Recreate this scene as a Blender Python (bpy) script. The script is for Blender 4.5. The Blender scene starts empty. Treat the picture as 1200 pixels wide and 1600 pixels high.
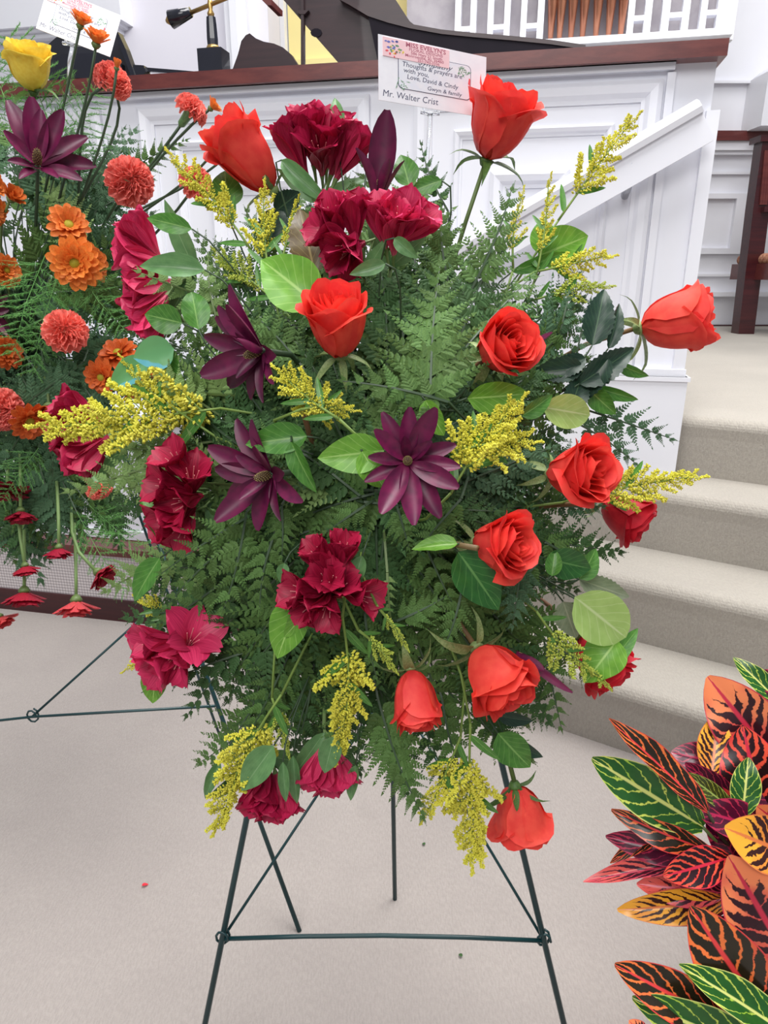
import bpy, math, random
from mathutils import Vector, Matrix, Euler
random.seed(7)
sc = bpy.context.scene
C = sc.collection

# ------------------------------------------------------------------ camera, world, lights, exposure
F = 1085.0; EYE = 1.10; PITCH = math.atan(370/F)
CP, SP = math.cos(PITCH), math.sin(PITCH)
CAMPOS = Vector((0, 0, EYE)); RIGHT = Vector((1, 0, 0)); UP = Vector((0, SP, CP)); FWD = Vector((0, CP, -SP))
cam_data = bpy.data.cameras.new('camera'); cam = bpy.data.objects.new('camera', cam_data); C.objects.link(cam)
cam_data.sensor_fit = 'VERTICAL'; cam_data.sensor_height = 32.0; cam_data.lens = 32.0*F/1600
cam_data.clip_start = 0.02
cam.location = CAMPOS; cam.rotation_euler = (math.pi/2-PITCH, 0, 0)
sc.camera = cam
world = bpy.data.worlds.new('world'); sc.world = world; world.use_nodes = True
bgn = world.node_tree.nodes['Background']; bgn.inputs[0].default_value = (0.90, 0.93, 1.0, 1); bgn.inputs[1].default_value = 0.35
def area(name, loc, size, power, col, aim=(0, 0, 0)):
    l = bpy.data.lights.new(name, 'AREA'); l.shape = 'RECTANGLE'; l.size, l.size_y = size; l.energy = power; l.color = col
    o = bpy.data.objects.new(name, l); C.objects.link(o); o.location = loc
    d = Vector(aim)-Vector(loc); o.rotation_euler = d.to_track_quat('-Z', 'Y').to_euler()
area('ceiling_or_fill_lamp', (-0.9, -1.9, 3.5), (2.8, 1.6), 100, (1, 0.985, 0.965), (0, 1.0, 0.8))
area('ceiling_or_fill_lamp', (0.2, 0.9, 4.3), (2.4, 1.6), 128, (1, 0.985, 0.965), (0.2, 1.0, 0))
area('ceiling_or_fill_lamp', (1.2, 2.2, 4.4), (2.0, 2.0), 130, (1, 0.985, 0.965), (1.2, 2.4, 0))
area('ceiling_or_fill_lamp', (-0.8, 4.2, 4.6), (2.0, 1.5), 60, (1, 0.97, 0.94), (-0.8, 4.6, 0))
area('ceiling_or_fill_lamp', (2.4, 4.2, 4.9), (1.5, 1.5), 55, (1, 0.985, 0.97), (2.6, 5.2, 1.2))  # fill light added to brighten the back wall on the right
sc.view_settings.view_transform = 'Standard'; sc.view_settings.look = 'None'
sc.view_settings.exposure = 0.0; sc.view_settings.gamma = 1.0; sc.view_settings.use_curve_mapping = False

# ------------------------------------------------------------------ helpers
def ray(px, py):
    return RIGHT*((px-600)/F)+UP*((800-py)/F)+FWD
def P(px, py, d):
    return CAMPOS+ray(px, py)*d
def onz(px, py, z=0.0):
    r = ray(px, py); return CAMPOS+r*((z-EYE)/r.z)
def vdir(phi, tau, px=600, py=800):
    # direction: phi = angle in the picture plane (90 up), tau = tilt towards the viewer
    a, t = math.radians(phi), math.radians(tau)
    back = -ray(px, py).normalized()
    u = (UP-back*UP.dot(back)).normalized(); r = u.cross(back)
    return (r*math.cos(a)+u*math.sin(a))*math.cos(t)+back*math.sin(t)
def frame(o, y, z):
    # matrix whose Y runs along y, Z as close to z as possible
    y = y.normalized(); z = (z-y*z.dot(y))
    if z.length < 1e-5: z = y.orthogonal()
    z.normalize(); x = y.cross(z)
    m = Matrix((x, y, z)).transposed().to_4x4(); m.translation = o
    return m
def zframe(o, z, spin=0.0):
    z = z.normalized(); h = Vector((0, 0, 1)) if abs(z.z) < .95 else Vector((1, 0, 0))
    x = h.cross(z).normalized(); y = z.cross(x)
    m = Matrix((x, y, z)).transposed().to_4x4(); m.translation = o
    return m @ Matrix.Rotation(spin, 4, 'Z')
S4 = lambda a, b=None, c=None: Matrix.Diagonal((a, a if b is None else b, a if c is None else c, 1))
T4 = Matrix.Translation
def R4(a, ax): return Matrix.Rotation(a, 4, ax)

class MB:
    def __init__(s): s.v = []; s.f = []; s.m = []; s.uv = {}
    def add(s, vs, fs, m=0):
        b = len(s.v); s.v += [tuple(v) for v in vs]; s.f += [tuple(i+b for i in f) for f in fs]; s.m += [m]*len(fs)
    def box(s, a, b, M=None, m=0):
        vs = [Vector((x, y, z)) for z in (a[2], b[2]) for y in (a[1], b[1]) for x in (a[0], b[0])]
        if M is not None: vs = [M @ v for v in vs]
        s.add(vs, [(0, 2, 3, 1), (4, 5, 7, 6), (0, 1, 5, 4), (2, 6, 7, 3), (0, 4, 6, 2), (1, 3, 7, 5)], m); return s
    def tube(s, pts, rad, n=6, m=0, cap=True):
        pts = [Vector(p) for p in pts]; k = len(pts)
        rs = rad if isinstance(rad, (list, tuple)) else [rad]*k
        t0 = (pts[1]-pts[0]).normalized(); x = t0.orthogonal().normalized(); vs = []
        for i, p in enumerate(pts):
            t = (pts[min(i+1, k-1)]-pts[max(i-1, 0)]).normalized()
            x = (x-t*x.dot(t)).normalized(); y = t.cross(x)
            vs += [p+(x*math.cos(2*math.pi*j/n)+y*math.sin(2*math.pi*j/n))*rs[i] for j in range(n)]
        fs = [(i*n+j, i*n+(j+1) % n, (i+1)*n+(j+1) % n, (i+1)*n+j) for i in range(k-1) for j in range(n)]
        if cap: fs += [tuple(range(n-1, -1, -1)), tuple((k-1)*n+j for j in range(n))]
        s.add(vs, fs, m); return s
    def prism(s, poly, a, b, M=None, m=0):
        # poly in local xy, extruded along local z from a to b
        n = len(poly); vs = [Vector((x, y, a)) for x, y in poly]+[Vector((x, y, b)) for x, y in poly]
        if M is not None: vs = [M @ v for v in vs]
        s.add(vs, [tuple(range(n-1, -1, -1)), tuple(range(n, 2*n))]+[(i, (i+1) % n, n+(i+1) % n, n+i) for i in range(n)], m); return s
    def lathe(s, prof, n=16, M=None, m=0):
        vs = []; k = len(prof)
        for r, z in prof:
            for j in range(n):
                v = Vector((r*math.cos(2*math.pi*j/n), r*math.sin(2*math.pi*j/n), z)); vs.append(M @ v if M is not None else v)
        fs = [(i*n+j, i*n+(j+1) % n, (i+1)*n+(j+1) % n, (i+1)*n+j) for i in range(k-1) for j in range(n)]
        fs += [tuple(range(n-1, -1, -1)), tuple((k-1)*n+j for j in range(n))]
        s.add(vs, fs, m); return s
    def mesh(s, name, mats, smooth=False, uvs=None):
        me = bpy.data.meshes.new(name); me.from_pydata(s.v, [], s.f)
        for mt in (mats if isinstance(mats, (list, tuple)) else [mats]): me.materials.append(mt)
        if any(s.m): me.polygons.foreach_set('material_index', s.m)
        if smooth: me.polygons.foreach_set('use_smooth', [True]*len(s.f))
        if uvs is not None:
            l = me.uv_layers.new(name='UVMap')
            flat = []
            for lp in me.loops: flat += list(uvs[lp.vertex_index])
            l.data.foreach_set('uv', flat)
        me.update(); return me

def link(name, data, parent=None, M=None):
    o = bpy.data.objects.new(name, data); C.objects.link(o)
    if parent is not None: o.parent = parent
    if M is not None: o.matrix_local = M
    return o
def tag(o, label, cat, group=None, kind=None):
    o['label'] = label; o['category'] = cat
    if group: o['group'] = group
    if kind: o['kind'] = kind
    return o
def thing(name, label, cat, M=None, group=None):
    o = link(name, None, None, M); o.empty_display_size = 0.02
    return tag(o, label, cat, group)
def struct(name, mb, mat, smooth=False):
    o = link(name, mb.mesh(name, mat, smooth)); o['kind'] = 'structure'; return o

# ------------------------------------------------------------------ materials
def srgb(r, g, b):
    f = lambda c: (c/255)/12.92 if c/255 <= .04045 else ((c/255+.055)/1.055)**2.4
    return (f(r), f(g), f(b), 1)
class NT:
    def __init__(s, name):
        s.mat = bpy.data.materials.new(name); s.mat.use_nodes = True; s.t = s.mat.node_tree; s.t.nodes.clear()
        s.out = s.n('ShaderNodeOutputMaterial')
    def n(s, typ, **kw):
        nd = s.t.nodes.new(typ)
        for k, v in kw.items(): setattr(nd, k, v)
        return nd
    def l(s, a, b): s.t.links.new(a, b)
    def math(s, op, a, b=None, c=None):
        nd = s.n('ShaderNodeMath', operation=op)
        for i, v in enumerate((a, b, c)):
            if v is None: continue
            if isinstance(v, (int, float)): nd.inputs[i].default_value = v
            else: s.l(v, nd.inputs[i])
        return nd.outputs[0]
    def mix(s, fac, a, b):
        nd = s.n('ShaderNodeMix', data_type='RGBA')
        for i, v in ((0, fac), (6, a), (7, b)):
            if isinstance(v, (int, float)): nd.inputs[i].default_value = v
            elif isinstance(v, tuple): nd.inputs[i].default_value = v
            else: s.l(v, nd.inputs[i])
        return nd.outputs[2]
    def noise(s, scale, detail=2, vec=None, rough=.5):
        nd = s.n('ShaderNodeTexNoise'); nd.inputs['Scale'].default_value = scale; nd.inputs['Detail'].default_value = detail
        nd.inputs['Roughness'].default_value = rough
        if vec is not None: s.l(vec, nd.inputs['Vector'])
        return nd.outputs['Fac']
    def ramp(s, fac, p0, p1):
        nd = s.n('ShaderNodeMapRange', interpolation_type='SMOOTHSTEP'); s.l(fac, nd.inputs[0])
        nd.inputs[1].default_value = p0; nd.inputs[2].default_value = p1; return nd.outputs[0]
    def finish(s, col, rough=.5, spec=.5, bump=None, bstr=.2, bdist=.002, trans=0.0, metal=0.0, coat=0, sheen=0):
        b = s.n('ShaderNodeBsdfPrincipled'); s.bsdf = b
        if isinstance(col, tuple): b.inputs['Base Color'].default_value = col
        else: s.l(col, b.inputs['Base Color'])
        b.inputs['Roughness'].default_value = rough; b.inputs['Specular IOR Level'].default_value = spec; b.inputs['Metallic'].default_value = metal
        b.inputs['Coat Weight'].default_value = coat; b.inputs['Sheen Weight'].default_value = sheen
        if bump is not None:
            bn = s.n('ShaderNodeBump'); bn.inputs['Strength'].default_value = bstr; bn.inputs['Distance'].default_value = bdist
            s.l(bump, bn.inputs['Height']); s.l(bn.outputs[0], b.inputs['Normal'])
        sh = b.outputs[0]
        if trans:
            tr = s.n('ShaderNodeBsdfTranslucent'); mx = s.n('ShaderNodeMixShader'); mx.inputs[0].default_value = trans
            if isinstance(col, tuple): tr.inputs[0].default_value = col
            else: s.l(col, tr.inputs[0])
            s.l(sh, mx.inputs[1]); s.l(tr.outputs[0], mx.inputs[2]); sh = mx.outputs[0]
        s.l(sh, s.out.inputs[0]); return s.mat
def plain(name, c1, c2=None, rough=.5, nscale=8, trans=0.0, spec=.5, rnd=0.0, metal=0.0, bump=0, bscale=60, coat=0):
    t = NT(name); tc = t.n('ShaderNodeTexCoord')
    col = c1
    if c2 is not None:
        col = t.mix(t.ramp(t.noise(nscale, 3, tc.outputs['Object']), .3, .7), c1, c2)
    if rnd:
        oi = t.n('ShaderNodeObjectInfo'); hv = t.n('ShaderNodeHueSaturation')
        t.l(t.math('MULTIPLY_ADD', oi.outputs['Random'], rnd, 1-rnd/2), hv.inputs['Value'])
        t.l(t.math('MULTIPLY_ADD', oi.outputs['Random'], .03*rnd, .5-.015*rnd), hv.inputs['Hue'])
        if isinstance(col, tuple): hv.inputs['Color'].default_value = col
        else: t.l(col, hv.inputs['Color'])
        col = hv.outputs[0]
    bm = t.noise(bscale, 3, tc.outputs['Object']) if bump else None
    return t.finish(col, rough, spec, bm, bump, .003, trans, metal, coat)
def leaf_mat(name, base, base2, vein, nveins=7, k=.45, vw=.05, mid=.05, rough=.35, trans=.15, strength=1.0, spec=.45, rnd=.25):
    # broad leaf: midrib and side veins from the leaf's own u (-1..1 across), v (0..1 along)
    t = NT(name); uvn = t.n('ShaderNodeUVMap'); sp = t.n('ShaderNodeSeparateXYZ'); t.l(uvn.outputs[0], sp.inputs[0])
    u, v = sp.outputs[0], sp.outputs[1]; au = t.math('ABSOLUTE', u)
    tc = t.n('ShaderNodeTexCoord'); nz = t.noise(5, 3, tc.outputs['Object'])
    w = t.math('MULTIPLY_ADD', au, -k, v); w = t.math('MULTIPLY_ADD', t.math('MULTIPLY', au, au), .12, w)
    w = t.math('MULTIPLY_ADD', nz, .06, w)
    fr = t.math('FRACT', t.math('MULTIPLY', w, nveins)); d = t.math('ABSOLUTE', t.math('SUBTRACT', fr, .5))
    side = t.math('SUBTRACT', 1, t.ramp(d, 0, vw*1.6))
    midr = t.math('SUBTRACT', 1, t.ramp(au, mid*.4, mid*1.6))
    vn = t.math('MAXIMUM', t.math('MULTIPLY', side, .6), midr)
    col = t.mix(t.ramp(nz, .3, .7), base, base2)
    oi = t.n('ShaderNodeObjectInfo'); hv = t.n('ShaderNodeHueSaturation'); t.l(col, hv.inputs['Color'])
    t.l(t.math('MULTIPLY_ADD', oi.outputs['Random'], rnd, 1-rnd/2), hv.inputs['Value'])
    col = t.mix(t.math('MULTIPLY', vn, strength), hv.outputs[0], vein)
    return t.finish(col, rough, spec, vn, -.25, .0015, trans)
def croton_mat(name, cell, cell2, vein, vein2, mid, nveins=9, thr=.32, blot=.35, rough=.25, edge=.12):
    # croton: dark cells between bright veins, blotched
    t = NT(name); uvn = t.n('ShaderNodeUVMap'); sp = t.n('ShaderNodeSeparateXYZ'); t.l(uvn.outputs[0], sp.inputs[0])
    u, v = sp.outputs[0], sp.outputs[1]; au = t.math('ABSOLUTE', u)
    tc = t.n('ShaderNodeTexCoord'); oi = t.n('ShaderNodeObjectInfo')
    mp = t.n('ShaderNodeVectorMath', operation='ADD'); t.l(tc.outputs['Object'], mp.inputs[0])
    cb = t.n('ShaderNodeCombineXYZ'); t.l(t.math('MULTIPLY', oi.outputs['Random'], 20), cb.inputs[0]); t.l(cb.outputs[0], mp.inputs[1])
    n1 = t.noise(9, 3, mp.outputs[0], .6); n2 = t.noise(26, 2, mp.outputs[0]); n3 = t.noise(3.2, 1, mp.outputs[0])
    sg = t.math('MULTIPLY_ADD', t.math('SIGN', u), .27, 0)
    w = t.math('MULTIPLY_ADD', au, -.24, v); w = t.math('MULTIPLY_ADD', t.math('MULTIPLY', au, au), -.10, w); w = t.math('MULTIPLY_ADD', n1, .16, w)
    fr = t.math('FRACT', t.math('ADD', t.math('MULTIPLY', w, nveins), sg)); d = t.math('ABSOLUTE', t.math('SUBTRACT', fr, .5))
    # distance to vein grows towards .5; veins thicken with the blotch noise and near the tip and the edge
    wid = t.math('MULTIPLY_ADD', t.math('SUBTRACT', n2, .5), .22, thr*.62)
    wid = t.math('ADD', wid, t.math('MULTIPLY', t.math('SUBTRACT', n3, .5), blot*1.6))
    wid = t.math('ADD', wid, t.math('MULTIPLY', t.ramp(v, .55, 1.0), blot))
    wid = t.math('ADD', wid, t.math('MULTIPLY', t.ramp(au, .7, 1.0), edge*1.5))
    vn = t.math('SUBTRACT', 1, t.ramp(t.math('SUBTRACT', d, wid), -.03, .05))
    midr = t.math('SUBTRACT', 1, t.ramp(au, .04, .10))
    rim = t.ramp(au, .93, .985)
    vcol = t.mix(t.ramp(t.math('ADD', n3, t.math('MULTIPLY', v, .35)), .45, .8), vein, vein2)
    ccol = t.mix(n1, cell, cell2)
    col = t.mix(vn, ccol, vcol); col = t.mix(t.math('MAXIMUM', midr, rim), col, mid)
    return t.finish(col, rough, .5, t.math('MAXIMUM', midr, t.math('MULTIPLY', vn, .5)), -.35, .002, .06)

M = {}
M['carpet'] = None
def carpet_mat(name, a, b):
    t = NT(name); tc = t.n('ShaderNodeTexCoord')
    big = t.noise(2.2, 4, tc.outputs['Object'], .6); fine = t.noise(240, 3, tc.outputs['Object'], .7)
    mp = t.n('ShaderNodeMapping'); mp.inputs['Scale'].default_value = (330, 90, 90); mp.inputs['Rotation'].default_value = (0, 0, .15); t.l(tc.outputs['Object'], mp.inputs[0])
    rib = t.noise(1.0, 2, mp.outputs[0])
    sp = t.math('SUBTRACT', 1, t.ramp(t.noise(7, 2, tc.outputs['Object'], .4), .24, .30))
    col = t.mix(t.ramp(big, .25, .75), a, b)
    col = t.mix(t.math('MULTIPLY', t.ramp(rib, .35, .65), .22), col, srgb(132, 126, 122))
    col = t.mix(t.math('MULTIPLY', sp, .10), col, srgb(120, 115, 112))
    h = t.math('ADD', t.math('MULTIPLY', fine, .7), rib)
    return t.finish(col, .95, .1, h, .55, .004, sheen=.2)
M['carpet'] = carpet_mat('carpet_pile', srgb(170, 162, 157), srgb(160, 152, 148))
M['stair_carpet'] = carpet_mat('stair_carpet_pile', srgb(176, 170, 160), srgb(166, 160, 151))
M['white'] = plain('white_paint', srgb(234, 235, 242), srgb(230, 231, 239), .35, 3)
M['lavender'] = plain('lavender_plaster', srgb(224, 222, 232), srgb(219, 217, 228), .7, 2)
M['yellowlit'] = plain('yellow_lit_plaster', srgb(228, 214, 150), srgb(222, 206, 140), .7, 2)  # yellow light on the alcove wall put into its colour
M['cloth'] = plain('grey_screen_cloth', srgb(168, 163, 168), srgb(155, 150, 156), .9, 12, bump=.2, bscale=200)
def wood_mat(name, a, b, rough=.3, sc_=(2, 30, 30)):
    t = NT(name); tc = t.n('ShaderNodeTexCoord'); mp = t.n('ShaderNodeMapping'); mp.inputs['Scale'].default_value = sc_; t.l(tc.outputs['Object'], mp.inputs[0])
    g = t.noise(1.6, 5, mp.outputs[0], .65)
    return t.finish(t.mix(t.ramp(g, .3, .7), a, b), rough, .5, g, .06, .002, coat=.15)
M['rail'] = wood_mat('mahogany_stain', srgb(104, 48, 44), srgb(84, 34, 34))
M['darkwood'] = wood_mat('dark_mahogany', srgb(70, 24, 28), srgb(50, 16, 22), .3)
M['piano'] = wood_mat('piano_ebony_brown', srgb(50, 30, 34), srgb(38, 22, 28), .5)
M['pianoblack'] = plain('piano_black_and_shadow', srgb(20, 16, 26), srgb(26, 20, 30), .6, spec=.15)
M['black'] = plain('black_enamel', srgb(26, 28, 40), srgb(20, 22, 32), .22, coat=.4)
M['blackplastic'] = plain('black_plastic', srgb(34, 36, 46), srgb(26, 28, 36), .4)
M['brass'] = plain('brass', srgb(196, 164, 104), srgb(176, 142, 84), .3, metal=.8)
M['copper'] = plain('copper_pipe', srgb(188, 130, 102), srgb(168, 108, 84), .32, 6, metal=.5)
def lattice_mat():
    t = NT('woven_kneeler_cloth'); tc = t.n('ShaderNodeTexCoord'); sp = t.n('ShaderNodeSeparateXYZ'); t.l(tc.outputs['Object'], sp.inputs[0])
    a = t.math('SINE', t.math('MULTIPLY', t.math('ADD', sp.outputs[0], sp.outputs[2]), 300)); b = t.math('SINE', t.math('MULTIPLY', t.math('SUBTRACT', sp.outputs[0], sp.outputs[2]), 300))
    h = t.math('MULTIPLY', a, b); r = t.ramp(h, -.5, .5)
    return t.finish(t.mix(r, srgb(176, 168, 170), srgb(214, 206, 206)), .9, .2, r, .5, .003)
M['lattice'] = lattice_mat()
M['wire'] = plain('green_wire', srgb(22, 62, 66), srgb(16, 50, 54), .35)
M['seat'] = plain('patterned_seat_cloth', srgb(150, 82, 66), srgb(196, 150, 120), .9, 60)
M['paper'] = plain('white_card', srgb(240, 241, 247), srgb(236, 237, 244), .6)
M['pinkpaper'] = plain('pink_label', srgb(244, 208, 212), srgb(240, 202, 208), .6)
M['ink'] = plain('ink_grey', srgb(84, 88, 112), rough=.7)
M['redink'] = plain('ink_rose', srgb(176, 96, 118), rough=.7)
M['inner'] = plain('card_inner', srgb(226, 230, 240), srgb(232, 234, 240), .6)
def clear_mat():
    t = NT('clear_plastic'); b = t.n('ShaderNodeBsdfPrincipled'); b.inputs['Base Color'].default_value = (.9, .93, .97, 1)
    b.inputs['Roughness'].default_value = .08; b.inputs['Transmission Weight'].default_value = .75; b.inputs['IOR'].default_value = 1.3
    t.l(b.outputs[0], t.out.inputs[0]); return t.mat
M['clear'] = clear_mat()
# plants
M['stem'] = plain('stem_green', srgb(96, 118, 62), srgb(82, 102, 52), .5)
M['stempale'] = plain('stem_pale_green', srgb(120, 148, 88), srgb(104, 132, 76), .5)
M['stemred'] = plain('stem_reddish', srgb(132, 90, 64), srgb(112, 92, 56), .5)
M['stemdark'] = plain('stem_dark_green', srgb(58, 80, 54), srgb(48, 70, 46), .5)
FERN = dict(c=.5, trans=.12, spec=.35)
M['fern'] = plain('fern_green', srgb(96, 128, 68), srgb(76, 108, 56), .62, 40, .16, .22, .35)
M['fernlight'] = plain('fern_light_green', srgb(130, 158, 96), srgb(114, 144, 82), .62, 40, .16, .22, .3)
M['ferndark'] = plain('fern_dark_green', srgb(72, 104, 60), srgb(56, 88, 50), .62, 40, .16, .22, .35)
M['fernteal'] = plain('fern_blue_green', srgb(82, 116, 82), srgb(68, 100, 72), .62, 40, .16, .22, .35)
M['feathery'] = plain('asparagus_green', srgb(120, 176, 100), srgb(100, 154, 84), .6, 20, .2, .3, .3)
M['rose'] = plain('coral_red_petal', srgb(246, 84, 72), srgb(238, 66, 62), .5, 6, .22, .3, .12)
M['rosedeep'] = plain('crimson_red_petal', srgb(226, 48, 64), srgb(212, 38, 58), .5, 6, .2, .3, .12)
M['yellowpetal'] = plain('yellow_petal', srgb(250, 226, 96), srgb(244, 214, 80), .5, 14, .22, .3, .1)
M['sepal'] = plain('sepal_green', srgb(150, 168, 112), srgb(118, 142, 82), .5, 20, .12, .4, .2)
M['sepaldark'] = plain('sepal_deep_green', srgb(92, 124, 62), srgb(72, 104, 52), .5, 20, .12, .4, .2)
def tepal_mat(name, a, b, c):
    t = NT(name); uvn = t.n('ShaderNodeUVMap'); sp = t.n('ShaderNodeSeparateXYZ'); t.l(uvn.outputs[0], sp.inputs[0])
    mp = t.n('ShaderNodeMapping'); mp.inputs['Scale'].default_value = (14, 2, 1); t.l(uvn.outputs[0], mp.inputs[0])
    n = t.noise(1, 3, mp.outputs[0]); col = t.mix(t.ramp(n, .35, .7), a, b)
    col = t.mix(t.math('MULTIPLY', t.math('SUBTRACT', 1, t.ramp(sp.outputs[1], .0, .35)), .6), col, c)
    oi = t.n('ShaderNodeObjectInfo'); hv = t.n('ShaderNodeHueSaturation'); t.l(col, hv.inputs['Color'])
    t.l(t.math('MULTIPLY_ADD', oi.outputs['Random'], .35, .85), hv.inputs['Value'])
    return t.finish(hv.outputs[0], .45, .35, n, .1, .001, .18)
M['tepal'] = tepal_mat('crimson_tepal', srgb(194, 36, 84), srgb(170, 24, 66), srgb(186, 60, 92))
M['tepalpink'] = tepal_mat('crimson_pink_tepal', srgb(218, 58, 104), srgb(194, 38, 86), srgb(226, 130, 150))
M['tepaldark'] = tepal_mat('dark_crimson_tepal', srgb(184, 30, 70), srgb(150, 16, 54), srgb(150, 30, 60))
M['stamen'] = plain('stamen_pink', srgb(226, 150, 150), rough=.6)
def bract_mat():
    t = NT('burgundy_bract'); uvn = t.n('ShaderNodeUVMap'); sp = t.n('ShaderNodeSeparateXYZ'); t.l(uvn.outputs[0], sp.inputs[0])
    tc = t.n('ShaderNodeTexCoord'); n = t.noise(4, 3, tc.outputs['Object'])
    col = t.mix(t.ramp(n, .35, .7), srgb(108, 20, 66), srgb(78, 14, 52))
    col = t.mix(t.math('MULTIPLY', t.ramp(sp.outputs[1], .5, 1.0), .5), col, srgb(84, 20, 58))
    oi = t.n('ShaderNodeObjectInfo'); hv = t.n('ShaderNodeHueSaturation'); t.l(col, hv.inputs['Color'])
    t.l(t.math('MULTIPLY_ADD', oi.outputs['Random'], .5, .8), hv.inputs['Value'])
    return t.finish(hv.outputs[0], .42, .45, None, trans=.06)
M['bract'] = bract_mat()
M['bractdark'] = plain('dark_maroon_bract', srgb(84, 26, 44), srgb(66, 20, 38), .5, 8)
M['conelight'] = plain('cone_tips', srgb(206, 196, 122), srgb(176, 160, 96), .6, 60)
M['conedark'] = plain('cone_core', srgb(96, 74, 50), srgb(70, 52, 40), .7, 60)
M['bud'] = plain('goldenrod_bud', srgb(236, 230, 90), srgb(222, 218, 82), .6, 60, .15, .3, .2)
M['budgreen'] = plain('goldenrod_green_bud', srgb(206, 216, 96), srgb(184, 202, 86), .6, 60, .15, .3, .2)
M['grstem'] = plain('goldenrod_stem', srgb(124, 150, 66), srgb(104, 130, 56), .6)
M['mum'] = plain('orange_mum_petal', srgb(240, 144, 62), srgb(228, 118, 52), .5, 40, .2, .3, .25)
M['mumrust'] = plain('rust_mum_petal', srgb(218, 108, 48), srgb(196, 84, 40), .5, 40, .2, .3, .25)
M['mumred'] = plain('burgundy_mum_petal', srgb(172, 34, 58), srgb(140, 22, 46), .5, 40, .15, .3, .25)
M['mumcoral'] = plain('coral_red_mum_petal', srgb(222, 90, 84), srgb(196, 60, 66), .5, 40, .15, .3, .25)
M['mumeye'] = plain('mum_eye', srgb(176, 164, 36), srgb(144, 140, 30), .7, 90)
M['coral'] = plain('coral_carnation_petal', srgb(252, 150, 136), srgb(250, 134, 122), .55, 30, .2, .3, .12)
M['calyx'] = plain('calyx_green', srgb(110, 146, 96), srgb(90, 126, 80), .5, 20)
M['salal'] = leaf_mat('bright_broad_leaf', srgb(118, 172, 62), srgb(98, 152, 50), srgb(164, 204, 110))
M['salalmid'] = leaf_mat('mid_green_broad_leaf', srgb(84, 140, 56), srgb(66, 118, 46), srgb(128, 172, 92))
M['salaldark'] = leaf_mat('deep_green_broad_leaf', srgb(44, 98, 40), srgb(34, 82, 34), srgb(92, 140, 74))
M['salalpale'] = leaf_mat('pale_leaf_underside', srgb(168, 198, 114), srgb(156, 188, 102), srgb(206, 222, 164), 6, strength=.75)
M['alstroleaf'] = leaf_mat('grey_green_strap_leaf', srgb(104, 146, 92), srgb(86, 128, 78), srgb(132, 168, 118), 3, 2.0, .03, .03)
M['roseleaf'] = leaf_mat('dark_rose_leaf', srgb(36, 64, 48), srgb(28, 52, 42), srgb(70, 98, 70), 8, .5, .05, .04)
M['brownleaf'] = leaf_mat('brown_leaf_underside', srgb(108, 94, 58), srgb(94, 78, 50), srgb(150, 134, 90), 7)
M['greyleaf'] = leaf_mat('grey_leaf_underside', srgb(142, 152, 128), srgb(126, 138, 112), srgb(170, 176, 150), 7)
def painted_leaf():
    t = NT('blue_tinted_leaf'); uvn = t.n('ShaderNodeUVMap'); sp = t.n('ShaderNodeSeparateXYZ'); t.l(uvn.outputs[0], sp.inputs[0])
    n = t.noise(6, 2, t.n('ShaderNodeTexCoord').outputs['Object'])
    f = t.ramp(t.math('ADD', t.math('MULTIPLY_ADD', sp.outputs[0], -.5, t.math('MULTIPLY', sp.outputs[1], .5)), t.math('MULTIPLY', n, .2)), .62, .70)
    return t.finish(t.mix(f, srgb(112, 176, 118), srgb(108, 190, 206)), .4, .4, None, trans=.12)
M['blueleaf'] = painted_leaf()
M['foam'] = plain('wet_foam_green', srgb(40, 66, 44), srgb(30, 54, 36), .95, 40)
M['soil'] = plain('potting_soil', srgb(60, 44, 36), srgb(44, 32, 28), .95, 40)
M['pot'] = plain('foil_wrapped_pot', srgb(120, 30, 40), srgb(100, 24, 34), .35)
M['bark'] = plain('croton_stem_bark', srgb(66, 66, 40), srgb(52, 48, 34), .6, 30)
CR = {
 'green': croton_mat('croton_green_yellow', srgb(40, 98, 34), srgb(24, 70, 28), srgb(150, 190, 60), srgb(196, 206, 90), srgb(206, 212, 120), 6, 0.07, 0.05, edge=.06),
 'olive': croton_mat('croton_olive', srgb(66, 74, 30), srgb(50, 60, 26), srgb(150, 160, 60), srgb(170, 176, 70), srgb(160, 180, 90), 8, 0.08, 0.05, edge=.05),
 'dark': croton_mat('croton_dark_orange_vein', srgb(30, 26, 18), srgb(46, 36, 20), srgb(224, 82, 60), srgb(238, 120, 60), srgb(226, 66, 66), 6, 0.1, 0.1),
 'orange': croton_mat('croton_orange', srgb(56, 20, 30), srgb(40, 16, 22), srgb(208, 72, 70), srgb(240, 136, 88), srgb(196, 46, 70), 7, 0.28, 0.5),
 'yellow': croton_mat('croton_yellow', srgb(60, 26, 22), srgb(48, 20, 18), srgb(226, 128, 56), srgb(236, 168, 54), srgb(214, 120, 64), 8, 0.32, 0.4),
 'red': croton_mat('croton_red', srgb(44, 10, 22), srgb(30, 10, 16), srgb(216, 54, 52), srgb(230, 84, 60), srgb(206, 40, 66), 7, 0.18, 0.2),
 'crimson': croton_mat('croton_crimson', srgb(60, 8, 36), srgb(84, 14, 44), srgb(146, 30, 66), srgb(176, 44, 74), srgb(170, 32, 76), 7, 0.1, 0.12),
 'pink': croton_mat('croton_pink', srgb(70, 22, 40), srgb(54, 16, 34), srgb(204, 70, 92), srgb(220, 92, 84), srgb(206, 56, 88), 7, 0.34, 0.32),
}

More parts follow.
